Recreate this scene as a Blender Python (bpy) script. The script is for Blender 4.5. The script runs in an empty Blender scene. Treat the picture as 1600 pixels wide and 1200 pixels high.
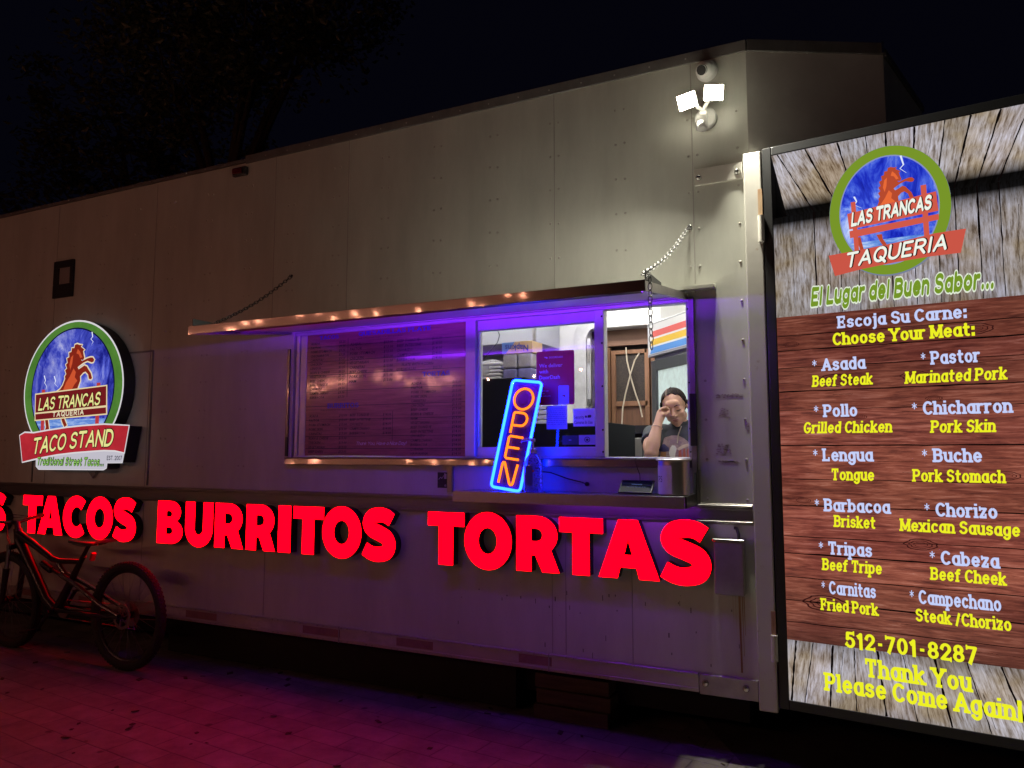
import bpy, bmesh, math, random
from mathutils import Vector, Matrix, Euler
from mathutils.geometry import tessellate_polygon
R_ = math.radians
scene = bpy.context.scene
COL = scene.collection
rng = random.Random(7)

def lin(r, g, b, k=1.0):
    def f(c):
        c /= 255.0
        return c / 12.92 if c <= 0.04045 else ((c + 0.055) / 1.055) ** 2.4
    return (f(r) * k, f(g) * k, f(b) * k)

# ------------------------------------------------------------------ camera, sky, exposure
cd = bpy.data.cameras.new('camera')
cam = bpy.data.objects.new('camera', cd); COL.objects.link(cam)
cd.sensor_fit = 'HORIZONTAL'; cd.sensor_width = 36.0; cd.lens = 25.875
cd.clip_start = 0.05; cd.clip_end = 300.0
cam.location = (0.0, -3.85, 1.5)
cam.rotation_euler = (R_(90 + 5.266), 0.0, R_(25.64))
scene.camera = cam
w = bpy.data.worlds.new('World'); scene.world = w; w.use_nodes = True
bg = w.node_tree.nodes['Background']
bg.inputs[0].default_value = (0.36, 0.36, 1.0, 1.0); bg.inputs[1].default_value = 0.0031   # night sky
scene.view_settings.view_transform = 'Standard'; scene.view_settings.look = 'None'
scene.view_settings.exposure = 0.0; scene.view_settings.gamma = 1.0
scene.cycles.max_bounces = 8; scene.cycles.diffuse_bounces = 4; scene.cycles.glossy_bounces = 4
scene.cycles.transmission_bounces = 6; scene.cycles.transparent_max_bounces = 8
scene.cycles.sample_clamp_indirect = 6.0
scene.cycles.use_denoising = True

# ------------------------------------------------------------------ materials
def nd(nt, typ, **kw):
    n = nt.nodes.new(typ)
    for k, v in kw.items():
        setattr(n, k, v)
    return n

def mat(name, col, rough=0.5, metal=0.0, emit=None, es=1.0, spec=0.5, coat=0.0, coat_rough=0.1,
        trans=0.0, alpha=1.0, var=0.0, vscale=3.0, vstretch=(1, 1, 1), bump=0.0, bscale=60.0, bstretch=(1, 1, 1), col2=None, ramp=(0.35, 0.7), rvar=0.0):
    m = bpy.data.materials.new(name); m.use_nodes = True
    nt = m.node_tree; p = nt.nodes['Principled BSDF']
    p.inputs['Base Color'].default_value = (*col, 1); p.inputs['Roughness'].default_value = rough
    p.inputs['Metallic'].default_value = metal; p.inputs['Specular IOR Level'].default_value = spec
    p.inputs['Coat Weight'].default_value = coat; p.inputs['Coat Roughness'].default_value = coat_rough
    p.inputs['Transmission Weight'].default_value = trans; p.inputs['Alpha'].default_value = alpha
    if emit is not None:
        p.inputs['Emission Color'].default_value = (*emit, 1); p.inputs['Emission Strength'].default_value = es
    tc = None
    if var > 0 or bump > 0 or col2 is not None or rvar > 0:
        tc = nd(nt, 'ShaderNodeTexCoord')
    if var > 0 or col2 is not None or rvar > 0:
        mp = nd(nt, 'ShaderNodeMapping'); mp.inputs['Scale'].default_value = vstretch
        nt.links.new(tc.outputs['Object'], mp.inputs['Vector'])
        nz = nd(nt, 'ShaderNodeTexNoise'); nz.inputs['Scale'].default_value = vscale; nz.inputs['Detail'].default_value = 8.0
        nz.inputs['Roughness'].default_value = 0.65
        nt.links.new(mp.outputs[0], nz.inputs['Vector'])
        rp = nd(nt, 'ShaderNodeValToRGB'); rp.color_ramp.elements[0].position = ramp[0]; rp.color_ramp.elements[1].position = ramp[1]
        c2 = col2 if col2 is not None else tuple(c * (1 - var) for c in col)
        rp.color_ramp.elements[0].color = (*c2, 1); rp.color_ramp.elements[1].color = (*col, 1)
        nt.links.new(nz.outputs['Fac'], rp.inputs[0]); nt.links.new(rp.outputs[0], p.inputs['Base Color'])
        if rvar > 0:
            mr = nd(nt, 'ShaderNodeMapRange'); mr.inputs[3].default_value = rough + rvar; mr.inputs[4].default_value = rough - rvar
            nt.links.new(nz.outputs['Fac'], mr.inputs[0]); nt.links.new(mr.outputs[0], p.inputs['Roughness'])
    if bump > 0:
        mp2 = nd(nt, 'ShaderNodeMapping'); mp2.inputs['Scale'].default_value = bstretch
        nt.links.new(tc.outputs['Object'], mp2.inputs['Vector'])
        nb = nd(nt, 'ShaderNodeTexNoise'); nb.inputs['Scale'].default_value = bscale; nb.inputs['Detail'].default_value = 6.0
        nt.links.new(mp2.outputs[0], nb.inputs['Vector'])
        bp = nd(nt, 'ShaderNodeBump'); bp.inputs['Strength'].default_value = bump; bp.inputs['Distance'].default_value = 0.01
        nt.links.new(nb.outputs['Fac'], bp.inputs['Height']); nt.links.new(bp.outputs[0], p.inputs['Normal'])
    return m

def set_ramp(node, stops):
    el = node.color_ramp.elements
    el[0].position = stops[0][0]; el[0].color = stops[0][1]
    el[1].position = stops[-1][0]; el[1].color = stops[-1][1]
    for p_, c_ in stops[1:-1]:
        e_ = el.new(p_); e_.color = c_

def glow(name, col, s=1.0):
    m = bpy.data.materials.new(name); m.use_nodes = True
    nt = m.node_tree; nt.nodes.clear()
    e = nd(nt, 'ShaderNodeEmission'); e.inputs[0].default_value = (*col, 1); e.inputs[1].default_value = s
    o = nd(nt, 'ShaderNodeOutputMaterial'); nt.links.new(e.outputs[0], o.inputs[0])
    return m

def pane_mat(name, tint=(1, 1, 1), refl=0.06):
    m = bpy.data.materials.new(name); m.use_nodes = True
    nt = m.node_tree; nt.nodes.clear()
    t = nd(nt, 'ShaderNodeBsdfTransparent'); t.inputs[0].default_value = (*tint, 1)
    g = nd(nt, 'ShaderNodeBsdfGlossy'); g.inputs['Roughness'].default_value = .015
    lw = nd(nt, 'ShaderNodeFresnel'); lw.inputs[0].default_value = 1.45
    mx = nd(nt, 'ShaderNodeMixShader'); nt.links.new(lw.outputs[0], mx.inputs[0]); nt.links.new(t.outputs[0], mx.inputs[1]); nt.links.new(g.outputs[0], mx.inputs[2])
    o = nd(nt, 'ShaderNodeOutputMaterial'); nt.links.new(mx.outputs[0], o.inputs[0])
    return m

def backlit(name, stops, scale, stretch, detail=9.0, distort=0.0, s=1.0, blotch=None, bscale=3.0, tube=None, gloss=0.06, uv=False, tone=None):
    """Backlit print: noise through a colour ramp as emission, uneven backlight painted into its strength, thin gloss film."""
    m = bpy.data.materials.new(name); m.use_nodes = True
    nt = m.node_tree; nt.nodes.clear()
    tc = nd(nt, 'ShaderNodeTexCoord'); mp = nd(nt, 'ShaderNodeMapping'); mp.inputs['Scale'].default_value = stretch
    nt.links.new(tc.outputs['UV' if uv else 'Object'], mp.inputs['Vector'])
    nz = nd(nt, 'ShaderNodeTexNoise'); nz.inputs['Scale'].default_value = scale; nz.inputs['Detail'].default_value = detail
    nz.inputs['Roughness'].default_value = 0.7; nz.inputs['Distortion'].default_value = distort
    nt.links.new(mp.outputs[0], nz.inputs['Vector'])
    rp = nd(nt, 'ShaderNodeValToRGB'); set_ramp(rp, [(p_, (*c_, 1)) for p_, c_ in stops])
    nt.links.new(nz.outputs['Fac'], rp.inputs[0])
    colsock = rp.outputs[0]
    if blotch is not None:
        n2 = nd(nt, 'ShaderNodeTexNoise'); n2.inputs['Scale'].default_value = bscale; n2.inputs['Detail'].default_value = 4.0
        nt.links.new(tc.outputs['Object'], n2.inputs['Vector'])
        r2 = nd(nt, 'ShaderNodeValToRGB'); r2.color_ramp.elements[0].position = 0.40; r2.color_ramp.elements[1].position = 0.62
        r2.color_ramp.elements[0].color = (1, 1, 1, 1); r2.color_ramp.elements[1].color = (*blotch, 1)
        nt.links.new(n2.outputs['Fac'], r2.inputs[0])
        mx = nd(nt, 'ShaderNodeMixRGB', blend_type='MULTIPLY'); mx.inputs[0].default_value = 1.0
        nt.links.new(colsock, mx.inputs[1]); nt.links.new(r2.outputs[0], mx.inputs[2]); colsock = mx.outputs[0]
    if tone is not None:          # each plank printed a little lighter or darker
        at_ = nd(nt, 'ShaderNodeVertexColor'); at_.layer_name = 'plank'
        m3 = nd(nt, 'ShaderNodeMixRGB', blend_type='MULTIPLY'); m3.inputs[0].default_value = tone
        nt.links.new(colsock, m3.inputs[1]); nt.links.new(at_.outputs[0], m3.inputs[2]); colsock = m3.outputs[0]
    e = nd(nt, 'ShaderNodeEmission'); nt.links.new(colsock, e.inputs[0]); e.inputs[1].default_value = s
    if tube is not None:          # backlight bands painted into the emission by height: list of (z, strength)
        sp = nd(nt, 'ShaderNodeSeparateXYZ'); nt.links.new(tc.outputs['Object'], sp.inputs[0])
        z0, z1 = tube[0][0], tube[-1][0]
        mr = nd(nt, 'ShaderNodeMapRange'); mr.inputs[1].default_value = z0; mr.inputs[2].default_value = z1
        nt.links.new(sp.outputs[2], mr.inputs[0])
        rr = nd(nt, 'ShaderNodeValToRGB'); set_ramp(rr, [((z - z0) / (z1 - z0), (k, k, k, 1)) for z, k in tube])
        nt.links.new(mr.outputs[0], rr.inputs[0])
        mu = nd(nt, 'ShaderNodeMath', operation='MULTIPLY'); mu.inputs[1].default_value = s
        nt.links.new(rr.outputs[0], mu.inputs[0]); nt.links.new(mu.outputs[0], e.inputs[1])
    gl = nd(nt, 'ShaderNodeBsdfGlossy'); gl.inputs['Roughness'].default_value = 0.12
    gl.inputs['Color'].default_value = (gloss, gloss, gloss, 1)
    ad = nd(nt, 'ShaderNodeAddShader'); nt.links.new(e.outputs[0], ad.inputs[0]); nt.links.new(gl.outputs[0], ad.inputs[1])
    o = nd(nt, 'ShaderNodeOutputMaterial'); nt.links.new(ad.outputs[0], o.inputs[0])
    return m

# ------------------------------------------------------------------ mesh building
def arc(cx, cy, rx, ry, a0, a1, n=10):
    return [(cx + rx * math.cos(R_(a0 + (a1 - a0) * i / n)), cy + ry * math.sin(R_(a0 + (a1 - a0) * i / n))) for i in range(n + 1)]

class MB:
    def __init__(self):
        self.v = []; self.f = []
    def add(self, vs, fs):
        b = len(self.v); self.v += [tuple(p) for p in vs]; self.f += [tuple(i + b for i in q) for q in fs]
    def box(self, x0, x1, y0, y1, z0, z1):
        vs = [(x, y, z) for z in (z0, z1) for y in (y0, y1) for x in (x0, x1)]
        self.add(vs, [(0, 2, 3, 1), (4, 5, 7, 6), (0, 1, 5, 4), (2, 6, 7, 3), (0, 4, 6, 2), (1, 3, 7, 5)]); return self
    def obox(self, c, ux, uy, uz):
        c = Vector(c); ux = Vector(ux); uy = Vector(uy); uz = Vector(uz)
        vs = [c + ux * i + uy * j + uz * k for k in (-1, 1) for j in (-1, 1) for i in (-1, 1)]
        self.add(vs, [(0, 2, 3, 1), (4, 5, 7, 6), (0, 1, 5, 4), (2, 6, 7, 3), (0, 4, 6, 2), (1, 3, 7, 5)]); return self
    def tube(self, path, r, n=10, closed=False, caps=True):
        P = [Vector(p) for p in path]; m = len(P)
        rs = list(r) if isinstance(r, (list, tuple)) else [r] * m
        vs = []; ref = None
        for i in range(m):
            if closed:
                t = (P[(i + 1) % m] - P[i - 1])
            else:
                t = P[min(i + 1, m - 1)] - P[max(i - 1, 0)]
            t.normalize()
            if ref is None:
                ref = Vector((0, 0, 1)) if abs(t.z) < 0.9 else Vector((1, 0, 0))
            u = ref - t * ref.dot(t); u.normalize(); v = t.cross(u); ref = u
            for k in range(n):
                a = 2 * math.pi * k / n
                vs.append(P[i] + (u * math.cos(a) + v * math.sin(a)) * rs[i])
        fs = []
        for i in range(m if closed else m - 1):
            j = (i + 1) % m
            for k in range(n):
                l = (k + 1) % n
                fs.append((i * n + k, i * n + l, j * n + l, j * n + k))
        if caps and not closed:
            fs.append(tuple(range(n - 1, -1, -1))); fs.append(tuple((m - 1) * n + k for k in range(n)))
        self.add(vs, fs); return self
    def ell(self, c, rx, ry, rz, nu=16, nv=10, rot=None, lo=-90, hi=90):
        c = Vector(c); vs = []; fs = []
        for j in range(nv + 1):
            ph = R_(lo + (hi - lo) * j / nv)
            for i in range(nu):
                th = 2 * math.pi * i / nu
                p = Vector((rx * math.cos(ph) * math.cos(th), ry * math.cos(ph) * math.sin(th), rz * math.sin(ph)))
                if rot is not None: p = rot @ p
                vs.append(c + p)
        for j in range(nv):
            for i in range(nu):
                k = (i + 1) % nu
                fs.append((j * nu + i, j * nu + k, (j + 1) * nu + k, (j + 1) * nu + i))
        self.add(vs, fs); return self
    def lathe(self, prof, c, n=24, axis='z'):
        vs = []; fs = []; m = len(prof)
        for (r, h) in prof:
            for k in range(n):
                a = 2 * math.pi * k / n
                if axis == 'z': vs.append((c[0] + r * math.cos(a), c[1] + r * math.sin(a), c[2] + h))
                elif axis == 'y': vs.append((c[0] + r * math.cos(a), c[1] + h, c[2] + r * math.sin(a)))
                else: vs.append((c[0] + h, c[1] + r * math.cos(a), c[2] + r * math.sin(a)))
        for i in range(m - 1):
            for k in range(n):
                l = (k + 1) % n
                fs.append((i * n + k, i * n + l, (i + 1) * n + l, (i + 1) * n + k))
        fs.append(tuple(range(n))); fs.append(tuple((m - 1) * n + k for k in range(n)))
        self.add(vs, fs); return self
    def fill(self, loops, fn):
        """loops of (a,b); fn maps (a,b)->xyz; first loop outer, others holes"""
        tri = tessellate_polygon([[Vector((p[0], p[1], 0)) for p in l] for l in loops])
        flat = [p for l in loops for p in l]
        self.add([fn(*p) for p in flat], [tuple(t) for t in tri]); return self
    def slab(self, loops, fn0, fn1, front=True, back=False):
        if front: self.fill(loops, fn0)
        if back: self.fill(loops, fn1)
        for l in loops:
            n = len(l)
            self.add([fn0(*p) for p in l] + [fn1(*p) for p in l], [(i, (i + 1) % n, n + (i + 1) % n, n + i) for i in range(n)])
        return self
    def xf(self, M):
        self.v = [tuple(M @ Vector(p)) for p in self.v]; return self
    def mesh(self, name, m, smooth=False, bevel=0.0, seg=2, fixn=True, merge=0.0):
        me = bpy.data.meshes.new(name); me.from_pydata(self.v, [], self.f)
        if fixn or bevel > 0 or merge > 0:
            bm = bmesh.new(); bm.from_mesh(me)
            if merge > 0: bmesh.ops.remove_doubles(bm, verts=bm.verts, dist=merge)
            bmesh.ops.recalc_face_normals(bm, faces=bm.faces)
            if bevel > 0:
                ed = [e for e in bm.edges if len(e.link_faces) == 2 and e.calc_face_angle(0) > 0.5]
                bmesh.ops.bevel(bm, geom=ed, offset=bevel, segments=seg, affect='EDGES', profile=0.5, clamp_overlap=True)
            bm.to_mesh(me); bm.free()
        me.materials.append(m)
        if smooth:
            me.polygons.foreach_set('use_smooth', [True] * len(me.polygons))
            try: me.set_sharp_from_angle(angle=R_(40))
            except Exception: pass
        return me
    def build(self, name, m, parent=None, label=None, local=False, **kw):
        me = self.mesh(name, m, **kw); o = bpy.data.objects.new(name, me); COL.objects.link(o)
        if parent is not None:
            o.parent = parent
            if not local:
                r = parent
                off = Vector((0, 0, 0))
                while r is not None:
                    off += r.location; r = r.parent
                me.transform(Matrix.Translation(-off))
        if label: o['label'] = label
        return o

def remesh(mb, m, name, voxel, smooth=4, parent=None, fac=0.5):
    o = mb.build('tmp', m, fixn=True)
    md = o.modifiers.new('r', 'REMESH'); md.mode = 'VOXEL'; md.voxel_size = voxel
    sm = o.modifiers.new('s', 'SMOOTH'); sm.iterations = smooth; sm.factor = fac
    dg = bpy.context.evaluated_depsgraph_get()
    me = bpy.data.meshes.new_from_object(o.evaluated_get(dg))
    bpy.data.objects.remove(o)
    me.polygons.foreach_set('use_smooth', [True] * len(me.polygons))
    me.name = name
    o = bpy.data.objects.new(name, me); COL.objects.link(o)
    if not me.materials: me.materials.append(m)
    if parent is not None: o.parent = parent
    return o

def tag(o, label, cat, group=None, kind=None):
    o['label'] = label; o['category'] = cat
    if group: o['group'] = group
    if kind: o['kind'] = kind
    return o

def thing(name, label, cat, loc=(0, 0, 0), rot=(0, 0, 0), group=None):
    o = bpy.data.objects.new(name, None); COL.objects.link(o)
    o.empty_display_size = 0.1
    o.location = loc; o.rotation_euler = rot
    return tag(o, label, cat, group)

def plank_sheet(name, quads, m, fn, parent, nseg=10):
    """planks printed on one sheet: quads = (p00, p10, p11, p01) with p0->p1 across and 0->1 along the plank"""
    vs, fs, uvs, cols = [], [], [], []
    r = random.Random(21)
    for (a, b, c, d) in quads:
        ox, oy = r.uniform(0, 50), r.uniform(0, 50); tn = r.uniform(.62, 1.0); tint = (tn, tn * r.uniform(.95, 1.0), tn * r.uniform(.9, 1.02))
        wd = math.hypot(b[0] - a[0], b[1] - a[1]); wd2 = math.hypot(c[0] - d[0], c[1] - d[1]); ln = math.hypot(d[0] - a[0], d[1] - a[1]); base = len(vs)
        for i in range(nseg + 1):
            t = i / nseg
            L = (a[0] + (d[0] - a[0]) * t, a[1] + (d[1] - a[1]) * t); Rr = (b[0] + (c[0] - b[0]) * t, b[1] + (c[1] - b[1]) * t); w_ = wd + (wd2 - wd) * t
            vs += [fn(*L), fn(*Rr)]; uvs += [(ox - w_ / 2, oy + ln * t), (ox + w_ / 2, oy + ln * t)]; cols += [tint, tint]
        for i in range(nseg): fs.append((base + 2 * i, base + 2 * i + 1, base + 2 * i + 3, base + 2 * i + 2))
    me = bpy.data.meshes.new(name); me.from_pydata(vs, [], fs); me.materials.append(m)
    ul = me.uv_layers.new(name='UVMap'); ca = me.color_attributes.new('plank', 'FLOAT_COLOR', 'POINT')
    for lp in me.loops: ul.data[lp.index].uv = uvs[lp.vertex_index]
    for i, c_ in enumerate(cols): ca.data[i].color = (*c_, 1)
    o = bpy.data.objects.new(name, me); COL.objects.link(o); o.parent = parent; return o

# ------------------------------------------------------------------ lettering
_fc = {}
def font_geo(ch_body, shear=0.0, offset=0.0, res=2):
    key = (ch_body, shear, offset, res)
    if key in _fc: return _fc[key]
    c = bpy.data.curves.new('t', 'FONT'); c.body = ch_body; c.size = 1.0; c.shear = shear; c.offset = offset
    c.resolution_u = res; c.fill_mode = 'FRONT'
    o = bpy.data.objects.new('t', c); COL.objects.link(o)
    dg = bpy.context.evaluated_depsgraph_get()
    me = bpy.data.meshes.new_from_object(o.evaluated_get(dg))
    vs = [(v.co.x, v.co.y) for v in me.vertices]; fs = [tuple(p.vertices) for p in me.polygons]
    bpy.data.objects.remove(o); bpy.data.curves.remove(c); bpy.data.meshes.remove(me)
    xs = [p[0] for p in vs] or [0]
    _fc[key] = (vs, fs, min(xs), max(xs)); return _fc[key]

def print_text(mb, body, a, b, h, fn, width=None, shear=0.0, offset=0.0, align='l', res=2):
    """Plain sans lettering: left end a, baseline b, cap height h, optional total width."""
    vs, fs, x0, x1 = font_geo(body, shear, offset, res)
    k = h / 0.70
    kx = k if width is None else width / (x1 - x0)
    sh = -x0 * kx + (0 if align == 'l' else (-(x1 - x0) * kx / 2 if align == 'c' else -(x1 - x0) * kx))
    mb.add([fn(a + p[0] * kx + sh, b + p[1] * k) for p in vs], fs)

def _g():
    G = {}
    st = [(0, 0), (0, 1)]
    G['A'] = (.80, [[(0, 0), (.4, 1), (.8, 0)], [(.14, .33), (.66, .33)]])
    G['B'] = (.66, [st, [(0, 1), (.36, 1)] + arc(.36, .77, .26, .23, 90, -90, 8) + [(0, .54)], [(.36, .54)] + arc(.38, .27, .28, .27, 90, -90, 8) + [(0, 0)]])
    G['C'] = (.72, [arc(.4, .5, .4, .5, 48, 312, 16)])
    G['D'] = (.74, [st, [(0, 1), (.3, 1)] + arc(.3, .5, .44, .5, 90, -90, 12) + [(0, 0)]])
    G['E'] = (.60, [st, [(0, 1), (.6, 1)], [(0, 0), (.6, 0)], [(0, .5), (.48, .5)]])
    G['F'] = (.58, [st, [(0, 1), (.58, 1)], [(0, .5), (.46, .5)]])
    G['G'] = (.80, [arc(.4, .5, .4, .5, 48, 350, 16), [(.8, .42), (.46, .42)]])
    G['H'] = (.70, [st, [(.7, 0), (.7, 1)], [(0, .5), (.7, .5)]])
    G['I'] = (.10, [[(.05, 0), (.05, 1)]])
    G['J'] = (.42, [[(.42, 1), (.42, .24)] + arc(.21, .22, .21, .22, 0, -170, 8)])
    G['K'] = (.68, [st, [(.66, 1), (0, .42)], [(.22, .58), (.68, 0)]])
    G['L'] = (.56, [st, [(0, 0), (.56, 0)]])
    G['M'] = (.92, [st, [(.92, 0), (.92, 1)], [(0, 1), (.46, .12), (.92, 1)]])
    G['N'] = (.74, [st, [(.74, 0), (.74, 1)], [(0, 1), (.74, 0)]])
    G['O'] = (.82, [arc(.41, .5, .41, .5, 90, 450, 20)])
    G['P'] = (.64, [st, [(0, 1), (.34, 1)] + arc(.36, .73, .28, .27, 90, -90, 10) + [(0, .46)]])
    G['Q'] = (.82, [arc(.41, .5, .41, .5, 90, 450, 20), [(.46, .28), (.86, -.1)]])
    G['R'] = (.68, [st, [(0, 1), (.34, 1)] + arc(.36, .74, .28, .26, 90, -90, 10) + [(0, .48)], [(.30, .48), (.68, 0)]])
    G['S'] = (.66, [arc(.34, .76, .30, .24, 25, 262, 12) + arc(.33, .26, .33, .26, 82, -155, 12)])
    G['T'] = (.74, [[(.37, 0), (.37, 1)], [(0, 1), (.74, 1)]])
    G['U'] = (.72, [[(0, 1), (0, .36)] + arc(.36, .36, .36, .36, 180, 360, 12) + [(.72, 1)]])
    G['V'] = (.80, [[(0, 1), (.4, 0), (.8, 1)]])
    G['W'] = (1.1, [[(0, 1), (.27, 0), (.55, .9), (.83, 0), (1.1, 1)]])
    G['X'] = (.74, [[(0, 0), (.74, 1)], [(0, 1), (.74, 0)]])
    G['Y'] = (.78, [[(0, 1), (.39, .46), (.78, 1)], [(.39, 0), (.39, .46)]])
    G['Z'] = (.68, [[(0, 1), (.68, 1), (0, 0), (.68, 0)]])
    x = .70
    o = arc(.29, .35, .29, .35, 90, 450, 16)
    G['a'] = (.56, [arc(.28, .35, .28, .35, 0, 360, 16), [(.56, 0), (.56, x)]])
    G['b'] = (.58, [[(0, 0), (0, 1)], arc(.29, .35, .29, .35, 0, 360, 16)])
    G['c'] = (.52, [arc(.29, .35, .29, .35, 48, 312, 14)])
    G['d'] = (.58, [[(.58, 0), (.58, 1)], arc(.29, .35, .29, .35, 0, 360, 16)])
    G['e'] = (.56, [[(.02, .36), (.57, .36)] + arc(.29, .35, .28, .35, 4, 315, 14)])
    G['f'] = (.40, [[(.16, 0), (.16, .78)] + arc(.34, .78, .18, .22, 180, 70, 6), [(0, .68), (.36, .68)]])
    G['g'] = (.56, [arc(.28, .35, .28, .35, 0, 360, 16), [(.56, x), (.56, -.05)] + arc(.28, -.05, .28, .23, 0, -150, 8)])
    G['h'] = (.56, [[(0, 0), (0, 1)], [(0, .38)] + arc(.28, .42, .28, .28, 180, 0, 8) + [(.56, 0)]])
    G['i'] = (.08, [[(.04, 0), (.04, x)], [(.04, 1.01), (.04, 1.03)]])
    G['j'] = (.16, [[(.14, x), (.14, -.12)] + arc(0, -.12, .14, .16, 0, -90, 5), [(.14, .93), (.14, 1.0)]])
    G['k'] = (.56, [[(0, 0), (0, 1)], [(.52, x), (0, .28)], [(.17, .40), (.56, 0)]])
    G['l'] = (.08, [[(.04, 0), (.04, 1)]])
    G['m'] = (.92, [[(0, 0), (0, x)], [(0, .40)] + arc(.23, .44, .23, .26, 180, 0, 8) + [(.46, 0)], [(.46, .40)] + arc(.69, .44, .23, .26, 180, 0, 8) + [(.92, 0)]])
    G['n'] = (.54, [[(0, 0), (0, x)], [(0, .38)] + arc(.27, .42, .27, .28, 180, 0, 8) + [(.54, 0)]])
    G['o'] = (.58, [o])
    G['p'] = (.58, [[(0, -.3), (0, x)], arc(.29, .35, .29, .35, 0, 360, 16)])
    G['r'] = (.38, [[(0, 0), (0, x)], [(0, .36)] + arc(.30, .38, .30, .32, 180, 75, 7)])
    G['s'] = (.50, [arc(.26, .525, .23, .175, 25, 262, 10) + arc(.25, .185, .25, .185, 82, -155, 10)])
    G['t'] = (.40, [[(.15, .95), (.15, .18)] + arc(.33, .18, .18, .18, 180, 285, 6), [(0, .68), (.38, .68)]])
    G['u'] = (.54, [[(0, x), (0, .28)] + arc(.27, .28, .27, .28, 180, 360, 8), [(.54, x), (.54, 0)]])
    G['v'] = (.58, [[(0, x), (.29, 0), (.58, x)]])
    G['w'] = (.84, [[(0, x), (.21, 0), (.42, .62), (.63, 0), (.84, x)]])
    G['x'] = (.54, [[(0, 0), (.54, x)], [(0, x), (.54, 0)]])
    G['y'] = (.58, [[(0, x), (.30, .02)], [(.58, x), (.20, -.30)]])
    G['z'] = (.50, [[(0, x), (.5, x), (0, 0), (.5, 0)]])
    G['0'] = (.60, [arc(.3, .5, .3, .5, 90, 450, 18)])
    G['1'] = (.34, [[(.05, .82), (.24, 1), (.24, 0)]])
    G['2'] = (.58, [arc(.29, .72, .29, .28, 170, -35, 10) + [(0, 0), (.6, 0)]])
    G['3'] = (.58, [arc(.28, .76, .26, .24, 150, -80, 9), arc(.28, .27, .30, .27, 80, -150, 10)])
    G['5'] = (.58, [[(.54, 1), (.08, 1), (.05, .55)] + arc(.27, .32, .31, .32, 120, -150, 11)])
    G['7'] = (.58, [[(0, 1), (.58, 1), (.18, 0)]])
    G['8'] = (.60, [arc(.3, .76, .25, .24, -90, 270, 14), arc(.3, .26, .3, .26, 90, 450, 14)])
    G['.'] = (.10, [[(.05, 0), (.05, .04)]])
    G[','] = (.10, [[(.05, .04), (.02, -.10)]])
    G[':'] = (.10, [[(.05, .02), (.05, .06)], [(.05, .56), (.05, .60)]])
    G['-'] = (.34, [[(0, .42), (.34, .42)]])
    G['/'] = (.42, [[(0, -.12), (.42, 1.05)]])
    G['!'] = (.10, [[(.05, .32), (.05, 1)], [(.05, 0), (.05, .04)]])
    G['*'] = (.40, [[(.20, .42), (.20, 1.0)], [(-.04, .57), (.44, .85)], [(-.04, .85), (.44, .57)]])
    G[' '] = (.30, [])
    return G
GL = _g()

def strokes_of(text, hw, spacing, pen=1.0):
    """-> list of (polyline) in cap units and the total width"""
    out = []; x = 0.0
    for ch in text:
        wd, ss = GL[ch]
        if ch != ' ': x += hw
        for s in ss:
            hv = hw * pen
            out.append((ch, [(x + p[0], hv + p[1] * (1 - 2 * hv) if p[1] >= 0 else hv + p[1]) for p in s]))
        x += wd + (hw if ch != ' ' else 0) + spacing
    return out, x - spacing

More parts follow.
